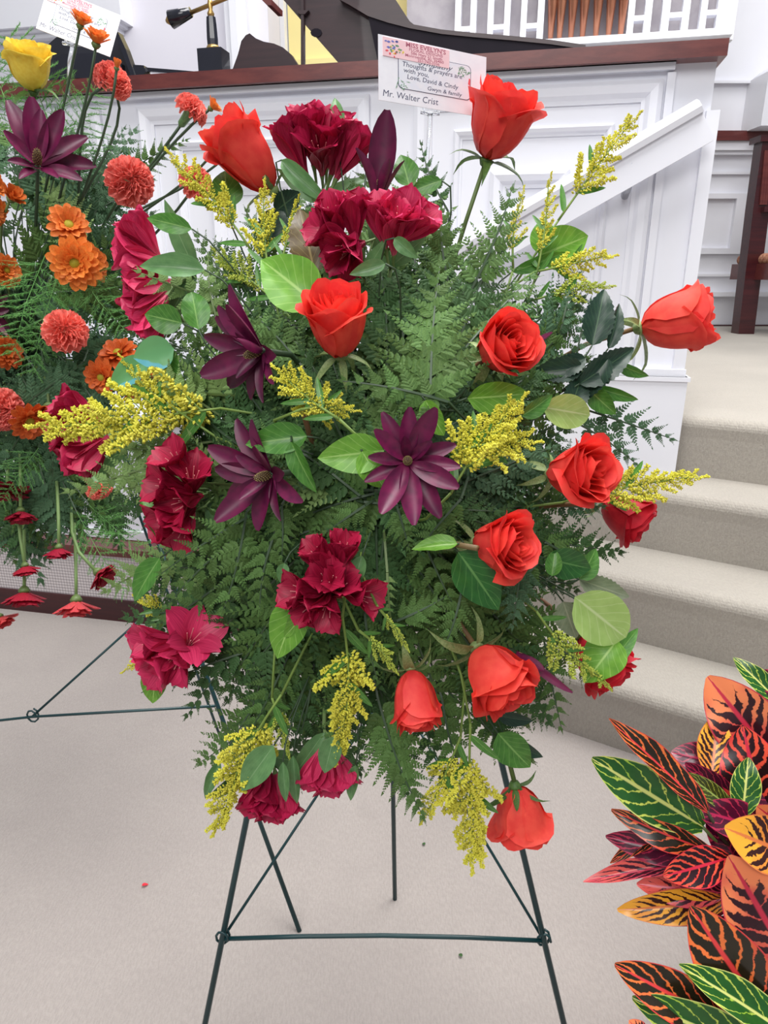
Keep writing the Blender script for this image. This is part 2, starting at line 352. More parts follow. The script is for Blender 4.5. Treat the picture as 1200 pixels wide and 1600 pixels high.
# ------------------------------------------------------------------ the setting
RISE = EYE/6.2
WA = math.radians(-12.0)
WO = Vector((0.83, 2.0, 0)); WU = Vector((math.cos(WA), math.sin(WA), 0)); WV = Vector((-math.sin(WA), math.cos(WA), 0))
WM = Matrix((WU, WV, Vector((0, 0, 1)))).transposed().to_4x4(); WM.translation = WO   # u along the podium, v away, z up
WMI = WM.inverted()
def wp(px, py, v=0.0):
    # where the line of sight meets the plane v = const of the podium frame -> (u, z)
    r = ray(px, py); n = WV; t = ((WO+WV*v)-CAMPOS).dot(n)/r.dot(n); q = WMI @ (CAMPOS+r*t); return q.x, q.z
DAIS = 4*RISE
# carpet floor
struct('floor', MB().box((-4, -2.5, -0.1), (5, 2.6, 0)), M['carpet'])
# podium wall
ztop = wp(1122, 91, -.03)[1]; zrail = wp(1125, 60, -.05)[1]
wall = struct('wall_front', MB().box((-3.4, 0, 0), (0, .14, ztop), WM), M['white'])
def wpart(name, mb, mat, parent, smooth=False):
    o = link(name, mb.mesh(name, mat, smooth), parent); return o
def frame_mould(u0, u1, z0, z1, w, d, v=0.0):
    # mitred moulding with a bevelled profile, standing proud of the wall face
    mb = MB(); prof = [(0, 0), (0, d*.6), (w*.25, d), (w*.6, d*.75), (w*.8, d*.3), (w, d*.25), (w, 0)]
    cs = [(u0, z0, 1, 1), (u1, z0, -1, 1), (u1, z1, -1, -1), (u0, z1, 1, -1)]
    vs = [WM @ Vector((u+sx*a, v-b, z+sz*a)) for (u, z, sx, sz) in cs for (a, b) in prof]; n = len(prof)
    fs = [(i*n+j, ((i+1) % 4)*n+j, ((i+1) % 4)*n+j+1, i*n+j+1) for i in range(4) for j in range(n-1)]
    mb.add(vs, fs); return mb
ua, za = wp(215, 167); ub = wp(578, 147)[0]; uc = wp(648, 142)[0]; ud, zd = wp(1037, 124)
for (p0, p1) in ((ua, ub), (uc, ud), (ua-1.0, ua-.12)):
    wpart('panel_moulding', frame_mould(p0, p1, .62, zd, .05, .022), M['white'], wall)
    wpart('panel_moulding', frame_mould(p0+.11, p1-.11, .73, wp(971, 193)[1], .025, .016), M['white'], wall)
    wpart('raised_panel', frame_mould(p0+.215, p1-.215, .84, wp(900, 264)[1], .045, .02), M['white'], wall)
zc = wp(1037, 112)[1]
wpart('crown_moulding', MB().box((-3.4, -.022, zc), (-.10, .01, ztop), WM), M['white'], wall)
wpart('crown_moulding', MB().box((-3.4, -.034, zc+.018), (-.10, .01, ztop), WM), M['white'], wall)
for (a, b) in ((-.115, -.095),): wpart('pilaster_edge', MB().box((a, -.012, .3), (b, .01, ztop-.02), WM), M['white'], wall)
wpart('corner_post', MB().box((-.012, -.018, 3*RISE), (.02, .16, ztop-.11), WM), M['white'], wall)
zp = wp(1050, 578, -.03)[1]
pl = wpart('plinth', MB().box((-.5, -.03, 3*RISE-.6), (.03, .17, zp-.02), WM), M['white'], wall)
wpart('plinth_cap', MB().box((-.5, -.022, zp-.02), (.024, .165, zp), WM), M['white'], pl)
wpart('plinth_lip', MB().box((-.5, -.036, zp-.032), (.036, .176, zp-.02), WM), M['white'], pl)
rail = struct('trim_1', MB().box((-3.4, -.05, ztop), (.012, .20, zrail), WM), M['rail'])
# handrail fixed to the podium wall
h0 = wp(1096, 174, -.07); h1 = wp(700, 405, -.07)
hv = Vector((h1[0]-h0[0], 0, h1[1]-h0[1])); hd = hv.normalized(); hn = Vector((hd.z, 0, -hd.x)); hn = hn if hn.z > 0 else -hn
hr = thing('handrail', 'white painted sloping handrail fixed to the panelled podium wall', 'handrail', WM @ T4((h0[0], -.07, h0[1])))
prof = [(-.020, -.004), (-.024, .010), (-.018, .024), (0, .031), (.018, .024), (.024, .010), (.020, -.004)]
mb = MB(); L = hv.length
mb.add([Vector((0, a, 0))+hn*b+hd*t for t in (0, L) for a, b in prof], [(i, (i+1) % 7, 7+(i+1) % 7, 7+i) for i in range(7)]+[tuple(range(7)), tuple(range(13, 6, -1))])
link('grip', mb.mesh('grip', M['white'], False), hr)
mb = MB(); mb.add([Vector((0, a, 0))+hn*b+hd*t for t in (0, L) for a, b in ((-.010, -.075), (.012, -.075), (.012, -.002), (-.010, -.002))], [(0, 1, 2, 3), (7, 6, 5, 4), (0, 4, 5, 1), (1, 5, 6, 2), (2, 6, 7, 3), (3, 7, 4, 0)])
link('rail_board', mb.mesh('rail_board', M['white']), hr)
bu, bz = wp(983, 268, -.05); q = Vector((bu-h0[0], 0, bz-h0[1]))
mb = MB(); mb.tube([q+Vector((0, 0, .02)), q+Vector((0, .02, -.03)), q+Vector((0, .065, -.055))], [.012, .014, .010], 8)
link('bracket', mb.mesh('bracket', plain('satin_steel', srgb(176, 178, 186), rough=.3, metal=.6), True), hr)
# kneeler along the podium front
kv = -.232
k_l = onz(0, 949); k_r = onz(215, 972); kv = (WMI @ k_l).y*.5+(WMI @ k_r).y*.5
zb1 = wp(110, 929, kv)[1]; zf1 = wp(160, 866, kv)[1]; zf2 = wp(160, 843, kv-.0)[1]
kn = thing('kneeler', 'long kneeling step with woven pale front between dark wood bands', 'kneeler', WM @ T4((-1.15, kv, 0)))
uL, uR = -1.8, -.02
dado = link('dado', MB().box((-3.4, kv+.075, 0), (-.62, 0, .66), WM).mesh('dado', M['white']), wall)
link('dado_cap', MB().box((-3.4, kv+.06, .66), (-.61, 0, .69), WM).mesh('dado_cap', M['white']), dado)
link('dado_base_line', MB().box((-3.4, kv+.066, zf1+.03), (-.615, 0, zf1+.06), WM).mesh('dado_base_line', M['white']), dado)
def kbox(name, z0, z1, v0, v1, mat): return link(name, MB().box((uL, v0, z0), (uR, v1, z1)).mesh(name, mat), kn)
kbox('base_board', 0, zb1, -.008, .07, M['darkwood']); kbox('fabric_front', zb1, zf1, 0, .07, M['lattice']); kbox('top_board', zf1, zf1+.028, -.012, .074, M['rail'])
# stairs: straight flights at -32 degrees
SA = math.radians(-32.3); SU = Vector((math.cos(SA), math.sin(SA), 0)); SV = Vector((-math.sin(SA), math.cos(SA), 0))
edges = [onz(935, 1164, 0), onz(1070, 1025, RISE), onz(1044, 865, 2*RISE), onz(1122, 749.5, 3*RISE)]
offs = [e.dot(SV) for e in edges]
u_left = [(-1.15), -1.0, -.9, -.8]
lo, hi = -1.4, 3.2
SM = Matrix((SU, SV, Vector((0, 0, 1)))).transposed().to_4x4()
def rounded_step(u0, u1, v0, v1, z0, z1, r=.030):
    poly = [(v1, z0), (v1, z1)]
    for i in range(7):
        a = math.pi/2+math.pi/2*i/6; poly.append((v0+r+r*math.cos(a), z1-r+r*math.sin(a)))
    poly += [(v0+.004, z1-2*r), (v0+.010, z0)]
    n = len(poly); vs = [SM @ Vector((u, v, z)) for u in (u0, u1) for v, z in poly]
    mb = MB(); mb.add(vs, [tuple(range(n)), tuple(range(2*n-1, n-1, -1))]+[(i, n+i, n+(i+1) % n, (i+1) % n) for i in range(n)]); return mb
def left_u(off):
    # where the step's front line runs into the podium plane
    q = SV*off; n = WV; t = (WO-q).dot(n)/SU.dot(n); return t
for i in range(4):
    mb = rounded_step(left_u(offs[i])-(.02 if i < 3 else 2.6), hi, offs[i], offs[i]+(.9 if i < 3 else 5.5), i*RISE, (i+1)*RISE)
    struct('floor', mb, M['stair_carpet'], False)
# dais floor behind the podium
struct('floor', MB().box((-3.4, .15, 0), (.1, 3.4, DAIS-.002), WM), M['stair_carpet'])
# back wall on the right, facing the viewer
BY = onz(1150, 509, DAIS).y
def bp(px, py, y=None):
    r = ray(px, py); t = (BY if y is None else y)/r.y; q = CAMPOS+r*t; return q.x, q.z
bw = struct('wall_back', MB().box((bp(1000, 400)[0], BY, DAIS-.02), (6.5, BY+.15, 5.4)), M['white'])
def bbox(name, px0, py0, px1, py1, d, mat=None, parent=bw, d0=0.0):
    x0, z1 = bp(px0, py0); x1, z0 = bp(px1, py1)
    return link(name, MB().box((x0, BY-d, z0), (x1, BY-d0, z1)).mesh(name, mat or M['white']), parent)
bbox('wood_cap', 1095, 208, 1400, 223, .10, M['rail'])
bbox('cornice', 1095, 223, 1400, 237, .075); bbox('cornice', 1095, 237, 1400, 243, .05); bbox('frieze_line', 1095, 269, 1400, 273, .03)
for (a, b, c, d) in ((1085, 303, 1172, 311), (1085, 388, 1172, 397)): bbox('panel_moulding', a, b, c, d, .04)
bbox('panel_moulding', 1148, 311, 1156, 388, .04); bbox('panel_moulding', 1020, 311, 1028, 388, .04)
bbox('baseboard', 1040, 428, 1400, 432, .03); bbox('baseboard', 1040, 456, 1400, 463, .06); bbox('shoe_trim', 1040, 507, 1400, 512, .05, M['darkwood'])
x0, zt = bp(1172, 105); x1 = bp(1330, 105)[0]
mb = MB().box((x0, BY-.30, bp(1172, 209)[1]), (x1, BY, bp(1172, 128)[1])); link('column_base', mb.mesh('column_base', M['white']), bw)
mb = MB().lathe([(.42, bp(1172, 128)[1]), (.42, bp(1172, 122)[1]), (.33, bp(1172, 106)[1]), (.30, bp(1172, 85)[1]), (.30, 5.2)], 20, T4((x0+.45, BY-.05, 0))); link('column', mb.mesh('column', M['white'], True), bw)
bbox('moulding', 1110, 128, 1168, 132, .04)
# wall, sill and organ screen parallel to the podium, behind it
SVD = 2.0
def sbox(name, px0, py0, px1, py1, v0, v1, mat, parent=None, ref=None):
    ref = v0 if ref is None else ref
    uu0, zz1 = wp(px0, py0, ref); uu1, zz0 = wp(px1, py1, ref)
    return MB().box((uu0, v0, zz0), (uu1, v1, zz1), WM)
u_r = wp(1134, 0, SVD)[0]; u_l = wp(690, 0, SVD)[0]
scr = struct('wall_organ', MB().box((u_l-.2, SVD+.12, DAIS), (u_r, SVD+.3, 5.4), WM), M['cloth'])
zs0 = wp(1100, 62, SVD)[1]; zs1 = wp(1100, 51, SVD)[1]
link('sill', MB().box((u_l-.2, SVD-.06, zs0), (u_r+.04, SVD+.2, zs1), WM).mesh('sill', M['white']), scr)
link('lower_wall', MB().box((u_l-.2, SVD, DAIS), (u_r-.02, SVD+.2, zs0), WM).mesh('lower_wall', M['white']), scr)
def bar(pa, pb, ya, yb):
    uu0 = wp(pa, 25, SVD)[0]; uu1 = wp(pb, 25, SVD)[0]; za_ = wp((pa+pb)/2, yb, SVD)[1]; zb_ = 5.2 if ya is None else wp((pa+pb)/2, ya, SVD)[1]
    link('lattice_bar', MB().box((uu0, SVD, za_), (uu1, SVD+.05, zb_), WM).mesh('lattice_bar', M['white']), scr)
for a, b in ((711, 720), (735, 744), (762, 771), (788, 797), (814, 823), (840, 850), (981, 991), (1007, 1018), (1034, 1046), (1066, 1077), (1094, 1104), (1120, 1134)):
    bar(a, b, None, 62)
for a, b, y in ((720, 735, 41), (771, 788, 38), (823, 840, 36), (991, 1007, 24), (1046, 1066, 19), (1104, 1120, 15)):
    bar(a, b, y, y+8)
bar(1134, 1150, None, 62)
for i, x in enumerate((862, 876, 894, 912, 933, 953, 972)):
    uu, zz = wp(x-2, 58-i*.6, SVD-.02)
    mb = MB().lathe([(.012, zz), (.045, zz+.45), (.05, zz+.5), (.05, 4.6)], 14, WM @ T4((uu, SVD-.0, 0)))
    link('organ_pipe', mb.mesh('organ_pipe', M['copper'], True), scr)
# far left wall behind the piano
FV = 1.9
fw = struct('wall_left', MB().box((-4.5, FV+.02, DAIS), (wp(415, 0, FV)[0], FV+.2, 5.4), WM), M['lavender'])
def fbox(name, px0, py0, px1, py1, d, mat): return link(name, sbox(name, px0, py0, px1, py1, FV-d, FV+.03, mat, ref=FV).mesh(name, mat), fw)
fbox('column', 338, -300, 398, 140, .06, M['white']); fbox('column_edge', 350, -300, 386, 140, .09, M['white'])
fbox('mantel_shelf', -300, 32, 205, 40, .10, M['white']); fbox('mantel_moulding', -300, 40, 198, 46, .07, M['white']); fbox('mantel_moulding', -300, 46, 192, 54, .04, M['white'])
yw = struct('wall_alcove', MB().box((wp(400, 0, FV)[0], FV+.5, DAIS), (u_l+.3, FV+.6, 5.4), WM), M['yellowlit'])
link('alcove_trim', MB().box((wp(400, 0, FV+.5)[0], FV+.40, DAIS), (wp(432, 0, FV+.5)[0], FV+.5, 5.4), WM).mesh('alcove_trim', M['white']), yw)
link('alcove_trim', MB().box((wp(440, 0, FV+.5)[0], FV+.45, DAIS), (wp(447, 0, FV+.5)[0], FV+.5, 5.4), WM).mesh('alcove_trim', M['white']), yw)
link('wainscot_cap', MB().box((wp(448, 0, FV+.5)[0], FV+.46, wp(490, 95, FV+.5)[1]-.05), (u_l, FV+.5, wp(490, 95, FV+.5)[1]), WM).mesh('wainscot_cap', M['yellowlit']), yw)

# ------------------------------------------------------------------ things on the dais
# grand piano: lid, rim, prop, music desk
PV = .9
pt = thing('grand_piano', 'dark brown grand piano with raised lid behind the podium rail', 'piano', WM @ T4((wp(560, 60, PV)[0], PV, DAIS)))
PM = pt.matrix_world.copy() if False else (WM @ T4((wp(560, 60, PV)[0], PV, DAIS))); PI_ = PM.inverted()
def ppoly(name, pts, v, th, mat, par=pt):
    u_0 = wp(560, 60, PV)[0]
    poly = [(wp(x, y, v)[0]-u_0, wp(x, y, v)[1]-DAIS) for x, y in pts]
    MM = Matrix(((1, 0, 0, 0), (0, 0, 1, v-PV), (0, 1, 0, 0), (0, 0, 0, 1)))
    return link(name, MB().prism(poly, 0, th, MM).mesh(name, mat), par)
ppoly('lid', [(436, -8), (552, 125), (640, 125), (668, 55), (640, 33), (612, -10), (560, -160), (430, -140)], .78, .03, M['piano'])
rimtop = [(530, -8), (545, 0), (575, 18), (605, 28), (640, 37), (690, 46), (740, 51), (800, 56), (860, 62), (915, 70)]
ppoly('case_rim', rimtop+[(915, 76)]+[(x, y+7) for x, y in reversed(rimtop)], .745, .03, M['piano'])
ppoly('shaded_case_side', [(x, y+6) for x, y in rimtop[2:]]+[(915, 140), (600, 140)], .75, .02, M['pianoblack'])  # black colour stands in for the shadow under the case rim
ppoly('lid_prop', [(470, -40), (474, -40), (475, 130), (470, 130)], .76, .02, M['piano'])
ppoly('lid_prop_socket', [(463, 16), (482, 16), (476, 22), (468, 22)], .758, .02, M['piano'])
ppoly('music_desk', [(362, 112), (372, 84), (377, 64), (384, 55), (390, 52), (400, 60), (412, 65), (428, 68), (442, 74), (455, 85), (467, 104), (468, 125), (362, 125)], .74, .025, M['piano'])
ppoly('lid_knob', [(578, 32), (584, 30), (586, 34), (583, 40), (578, 38)], .765, .015, M['brass'])
ppoly('lid_hole', [(494+9*math.cos(a*.63), 51+7*math.sin(a*.63)) for a in range(10)], .776, .004, M['pianoblack'])
ppoly('body', [(300, 150), (900, 150), (900, 240), (300, 240)], .84, 1.0, M['pianoblack'])
for xx in (420, 820): ppoly('leg', [(xx, 235), (xx+40, 235), (xx+36, 330), (xx+6, 330)], 1.1, .1, M['piano'])
# piano lamp
LV = .30
lamp = thing('piano_lamp', 'black and brass piano lamp with counterweighted arm standing on rail', 'lamp', WM @ T4((wp(335, 105, LV)[0], LV, zrail)))
lu = wp(335, 105, LV)[0]
def lq(px, py, v=LV): a = wp(px, py, v); return Vector((a[0]-lu, v-LV, a[1]-zrail))
s_ = (wp(355, 100, LV)[0]-wp(315, 100, LV)[0])
link('foot_plate', MB().box((-s_*.52, -s_*.45, -.0), (s_*.52, s_*.45, .016)).mesh('foot_plate', M['brass']), lamp)
b0 = lq(335, 104); zt = lq(335, 79).z
link('base_block', MB().box((-s_*.46, -s_*.38, .012), (s_*.46, s_*.38, zt)).mesh('base_block', M['black']), lamp)
zc1 = lq(330, 27).z
link('collar', MB().lathe([(s_*.22, zt), (s_*.24, zt+.008), (s_*.2, zt+.014)], 14).mesh('collar', M['brass'], True), lamp)
link('column', MB().lathe([(s_*.20, zt+.012), (s_*.21, zt+.03), (s_*.19, zc1-.02), (s_*.17, zc1)], 8).mesh('column', M['black']), lamp)
pv = lq(330, 3)
link('pivot', MB().lathe([(s_*.10, zc1), (s_*.13, zc1+.01), (s_*.07, zc1+.02), (s_*.10, pv.z-.006), (s_*.05, pv.z+.016)], 12).mesh('pivot', M['brass'], True), lamp)
ea, eb = lq(293, 22), lq(430, -34)
link('arm', MB().tube([ea, eb], .0065, 8).mesh('arm', M['brass'], True), lamp)
dd = (lq(264, 32)-lq(298, 19)); e0 = lq(298, 19)
cw = link('counterweight', MB().tube([e0, e0+dd*.9], [.015, .027], 14).mesh('counterweight', M['black'], True), lamp)
link('finial', MB().tube([e0+dd*.9, e0+dd, e0+dd*1.12], [.016, .014, .006], 10).mesh('finial', M['brass'], True), cw)
sh_ = [lq(402, -8), lq(426, 17), lq(433, 17), lq(433, 8), lq(412, -10)]
mb = MB(); mb.add([p+Vector((0, w, 0)) for w in (-.05, .05) for p in sh_], [(0, 1, 2, 3, 4), (9, 8, 7, 6, 5)]+[(i, 5+i, 5+(i+1) % 5, (i+1) % 5) for i in range(5)])
link('shade_end', mb.mesh('shade_end', M['rail']), lamp)
# black bookstand / music rest behind rail at left
BV = .34
bs = thing('music_stand', 'black folding music stand head with clip arm behind the rail', 'music stand', WM @ T4((wp(140, 110, BV)[0], BV, zrail)))
bu0 = wp(140, 110, BV)[0]
def bpoly(name, pts, v, th, mat):
    poly = [(wp(x, y, v)[0]-bu0, wp(x, y, v)[1]-zrail) for x, y in pts]
    MM = Matrix(((1, 0, 0, 0), (0, 0, 1, v-BV), (0, 1, 0, 0), (0, 0, 0, 1)))
    return link(name, MB().prism(poly, 0, th, MM).mesh(name, mat), bs)
bpoly('back_plate', [(70, 74), (88, 58), (130, 52), (185, 50), (196, 76), (210, 118), (205, 150), (80, 150)], BV, .012, M['blackplastic'])
bpoly('page_ledge', [(84, 92), (98, 84), (170, 82), (190, 100), (190, 122), (90, 122)], BV-.02, .02, M['black'])
bpoly('side_rib', [(184, 50), (196, 76), (211, 119), (205, 120), (190, 80), (180, 52)], BV-.025, .03, M['black'])
bpoly('arm_joint', [(208, 101), (224, 102), (228, 112), (220, 122), (206, 120)], BV-.02, .03, M['black'])
bpoly('arm', [(224, 105), (275, 109), (310, 112), (310, 116), (275, 115), (224, 111)], BV-.01, .015, M['black'])
# chair on the dais
ch_o = onz(1160, 521, DAIS)
ct = thing('armchair', 'dark wood church chair with patterned seat against white panelling', 'chair', T4(ch_o))
def cpx(px, py, dy=0.0):
    y = ch_o.y+dy; r = ray(px, py); q = CAMPOS+r*(y/r.y); return q-ch_o
def cpost(name, pts, w, mat):
    mb = MB(); ps = [cpx(*p) for p in pts]; vs = []
    for p in ps: vs += [p+Vector((sx*w, sy*w, 0)) for sx, sy in ((-1, -1), (1, -1), (1, 1), (-1, 1))]
    k = len(ps); fs = [(i*4+j, i*4+(j+1) % 4, (i+1)*4+(j+1) % 4, (i+1)*4+j) for i in range(k-1) for j in range(4)]+[(3, 2, 1, 0), tuple((k-1)*4+j for j in range(4))]
    mb.add(vs, fs); return link(name, mb.mesh(name, mat), ct)
cpost('rear_leg', [(1160, 521), (1172, 420), (1183, 330)], .055, M['darkwood'])
cpost('back_post', [(1183, 330), (1190, 280), (1198, 222)], .055, M['darkwood'])
cpost('post_cap', [(1197, 224), (1198, 218), (1198, 214)], .075, M['darkwood'])
for i in range(3): cpost('flute', [(1188+i*4, 320, -.06), (1192+i*4, 280, -.06), (1196+i*4, 235, -.06)], .008, M['rail'])
mb = MB(); a = cpx(1176, 412); b = cpx(1330, 437); mb.box((a.x, -.35, b.z), (b.x, .3, a.z)); link('seat_frame', mb.mesh('seat_frame', M['rail']), ct)
mb = MB(); a = cpx(1180, 396); b = cpx(1320, 414); q = [(a.x, -.33, b.z), (b.x, .28, a.z)]
mb.box(*q); me = mb.mesh('seat_cushion', M['seat']); so = link('seat_cushion', me, ct); bv = so.modifiers.new('bevel', 'BEVEL'); bv.width = .04; bv.segments = 4
mb = MB(); a = cpx(1183, 325); b = cpx(1330, 333); mb.box((a.x, -.1, b.z), (b.x, .05, a.z)); link('arm_rest', mb.mesh('arm_rest', M['darkwood']), ct)
for px_ in (1310,): cpost('front_leg', [(px_, 521), (px_+6, 430)], .05, M['darkwood'])
mb = MB(); a = cpx(1197, 230); b = cpx(1330, 330); mb.box((a.x+.05, -.02, b.z), (b.x, .03, a.z)); link('back_panel', mb.mesh('back_panel', M['darkwood']), ct)
cpost('back_post', [(1310, 430), (1325, 222)], .055, M['darkwood'])

# ------------------------------------------------------------------ plant meshes
def leaf_mesh(name, mat, outline, nu=5, nv=9, bend=.15, fold=.10, wave=0.0, wavn=3, serr=0.0, twist=0.0, curl=0.0, smooth=True, roll_in=0.0):
    # along +Y 0..1, half width outline(v), normal +Z, uv: u -1..1 across, v 0..1 along
    mb = MB(); uvs = []
    for j in range(nv+1):
        v = j/nv
        for i in range(nu):
            u = -1+2*i/(nu-1)
            w = outline(v)*(1+(serr*(1 if j % 2 else -1) if abs(u) > .99 else 0))
            x = u*w; z = -bend*v*v+fold*abs(u)*outline(v)*2-curl*max(0, v-.7)**2*6
            z += wave*math.sin(v*wavn*math.pi*2+(0 if u > 0 else 1.3))*abs(u)
            z += roll_in*u*u*outline(v)
            y = v
            a = twist*v
            mb.v.append((x*math.cos(a)-z*math.sin(a)*.0, y, z+x*math.sin(a))); uvs.append((u, v))
    for j in range(nv):
        for i in range(nu-1):
            k = j*nu+i; mb.f.append((k, k+1, k+nu+1, k+nu)); mb.m.append(0)
    return mb.mesh(name, mat, smooth, uvs)
o_ovate = lambda v: .30*max(0.0, math.sin(math.pi*min(1, v**.72))**.8)+.002
o_round = lambda v: .38*max(0.0, math.sin(math.pi*min(1, v**.85))**.62)+.002
o_lance = lambda v: .16*max(0.0, math.sin(math.pi*min(1, v**.8))**.8)+.002
o_obov = lambda v: (.05+.25*max(0.0, math.sin(math.pi*min(1, v**1.5))**.75)) if v < .97 else .03
o_strap = lambda v: .10*max(0.0, math.sin(math.pi*min(1, v**.7))**.6)+.004
o_croton = lambda v: .25*max(0.0, math.sin(math.pi*min(1, (v*.96+.03)**.95))**.75)+.004
def LM(key, mat, outline, **kw):
    k = (key, mat.name)
    if k not in LM.c: LM.c[k] = leaf_mesh(key, mat, outline, **kw)
    return LM.c[k]
LM.c = {}

def pinna_mesh(name, mat, n=8, ll=.30, ang=52, aspect=.42, seed=1, joined=True):
    # one side frond blade of a leatherleaf fern: toothed leaflets both sides of a fine rib, unit length along +Y
    rnd = random.Random(seed); mb = MB()
    mb.add([(-.012, 0, 0), (.012, 0, 0), (.003, .98, -.02), (-.003, .98, -.02)], [(0, 1, 2, 3)])
    for i in range(n):
        y = .04+.90*i/n; t = i/(n-1)
        L = ll*(1-.80*t**1.15)*(.78+.5*math.sin(math.pi*min(1, t*.9+.22)) if i < 2 else 1.05)
        for s in (-1, 1):
            a = math.radians(ang*(1-.35*t)+rnd.uniform(-4, 4)); yy = y+(.03 if s > 0 else 0)
            dx, dy = s*math.sin(a), math.cos(a)
            w = L*aspect; zt = rnd.uniform(-.05, .02)
            prof = [(0, 0), (.12, .62), (.34, .98), (.40, .80), (.62, .84), (.66, .62), (.86, .46), (1.0, 0), (.84, -.42), (.64, -.60), (.60, -.80), (.36, -.86), (.12, -.55)]
            # simple local frame: along d, across c
            cx, cy = (-dy, dx) if s > 0 else (dy, -dx)
            vs = [(dx*L*p+cx*q*w*.55, yy+dy*L*p+cy*q*w*.55, zt*p*1.0-.12*L*abs(q)) for p, q in prof]
            mb.add(vs, [(0, 1, 2, 3), (0, 3, 4, 5), (0, 5, 6, 7), (0, 7, 8, 9), (0, 9, 10, 11), (0, 11, 12)])
    mb.add([(-.035, .90, 0), (.035, .90, 0), (0, 1.03, -.02)], [(0, 1, 2)])
    return mb.mesh(name, mat)
PIN = {}
for mk in ('fern', 'fernlight', 'ferndark', 'fernteal'):
    PIN[mk] = [pinna_mesh('pinna', M[mk], 10, .205, 54, .66, 1), pinna_mesh('pinna', M[mk], 9, .225, 52, .66, 2), pinna_mesh('pinna', M[mk], 8, .21, 60, .62, 3)]

FOAM = P(600, 790, .83)
def stem_pts(a, d0, b, n=7, k=.5):
    # cubic from the flower base a (leaving along -d0) to b
    L = (b-a).length; p1 = a-d0.normalized()*L*k; p2 = b+(a-b)*.25
    out = []
    for i in range(n+1):
        t = i/n; out.append(a*(1-t)**3+p1*3*t*(1-t)**2+p2*3*t*t*(1-t)+b*t**3)
    return out
def frond(base, tip, wid, mk, label, group, nhint=None, arch=.08, roll=0.0, n=None, parent_cat='fern', root=None, open_=1.0):
    L = (tip-base).length
    nh = nhint if nhint is not None else (CAMPOS-(base+tip)*.5)
    m = frame(base, tip-base, nh) @ R4(roll, 'Y')
    t = thing('fern_frond', label, 'fern', m, group)
    n = n or max(6, min(10, int(L/.0155)))
    rnd = random.Random(hash((round(base.x, 4), round(tip.x, 4))) & 0xffff)
    zc = lambda s: arch*L*(4*s*(1-s)*.6-s*s*.8)
    sway = rnd.uniform(-.05, .05)*L
    pt_ = lambda s: Vector((sway*math.sin(math.pi*s), L*s, zc(s)))
    ri = MB().tube([pt_(i/6) for i in range(7)], [.0016, .0015, .0013, .0011, .0009, .0007, .0004], 4)
    if root is not None:
        ri.tube([m.inverted() @ q for q in stem_pts(base, tip-base, root, 4, .3)], .0015, 4)
    link('rachis', ri.mesh('rachis', M['stemdark' if mk != 'fernlight' else 'stem']), t)
    var = PIN[mk][rnd.randrange(3)]
    for i in range(n):
        s = .06+.90*(i+.3)/n
        prof = min(1, .62+2.2*s) * (1-s)**.75
        for sd in (-1, 1):
            ss = min(.98, s+(.35/n if sd > 0 else 0))
            pl_ = wid*.5*prof*rnd.uniform(.92, 1.08)
            if pl_ < .004: continue
            a = math.radians((62-26*ss)*open_)*sd
            mm = T4(pt_(ss)) @ R4(-a, 'Z') @ R4(rnd.uniform(-.35, .35), 'Y') @ R4(rnd.uniform(-.22, .08), 'X') @ S4(pl_*1.12*(1.25 if pl_ < .02 else 1.1), pl_*1.12, pl_*1.12)
            link('pinna', var, t, mm)
    link('pinna', var, t, T4(pt_(.93)) @ S4(wid*.12))
    return t

# rose petals: spiral cup, three stages of opening
def rose_petal(name, mat, th0, wrap, scale, h, openv, curl, seed, nu=9, nv=8):
    rnd = random.Random(seed); mb = MB(); ph = rnd.uniform(0, 6)
    def Rp(t): return .415*scale*((1-(1-t)**3)**.62)*(1+openv*(t-.45)*.42)
    for j in range(nv+1):
        t = j/nv
        for i in range(nu):
            u = -1+2*i/(nu-1)
            top = h*(1-.24*abs(u)**2.0+.03*math.cos(u*5+ph))
            tt = t*top
            r = Rp(t)*(1+.05*u)
            ww = wrap*(.55+.45*min(1, t*2.2))
            th = th0+u*ww
            e = max(0, t-.72)/.28
            r += curl*e*e*(.35+.65*math.cos(u*1.2+ph*.2)**2)*(1.0)
            z = tt-curl*.55*e*e*e
            r += .012*math.sin(u*7+ph)*e
            mb.v.append((r*math.cos(th), r*math.sin(th), z))
    for j in range(nv):
        for i in range(nu-1):
            k = j*nu+i; mb.f.append((k, k+1, k+nu+1, k+nu)); mb.m.append(0)
    return mb.mesh('petal', mat, True)
def rose_set(mat, openv, seed):
    rnd = random.Random(seed); out = []
    specs = [(3, 1.15, 1.0, .92, .15), (4, 1.1, .94, 1.0, .11), (4, 1.1, .80, 1.02, .06), (4, 1.2, .64, 1.02, .045), (3, 1.3, .48, 1.0, .03), (3, 1.5, .33, .99, .015), (2, 1.9, .19, .98, .0), (1, 2.6, .09, .97, .0)]
    for li, (n, w, s, h, cu) in enumerate(specs):
        o = rnd.uniform(0, 6)
        for k in range(n):
            out.append(rose_petal('petal', mat, o+2*math.pi*k/n+rnd.uniform(-.15, .15), w*rnd.uniform(.92, 1.05), s*rnd.uniform(.97, 1.03), h*rnd.uniform(.97, 1.02), openv*(1 if li < 5 else .6), cu*(.5+openv)*rnd.uniform(.7, 1.3), seed*50+len(out)))
    return out
RS = {'bud': rose_set(M['rose'], .12, 1), 'half': rose_set(M['rose'], .40, 2), 'open': rose_set(M['rose'], .75, 3), 'deep': rose_set(M['rosedeep'], .35, 4), 'yellow': rose_set(M['yellowpetal'], .3, 5)}
SEP = {k: leaf_mesh('sepal', M[k], lambda v: .13*max(0, math.sin(math.pi*min(1, v**.55)))**.8+.003, 3, 7, .25, .25, curl=.35) for k in ('sepal', 'sepaldark')}
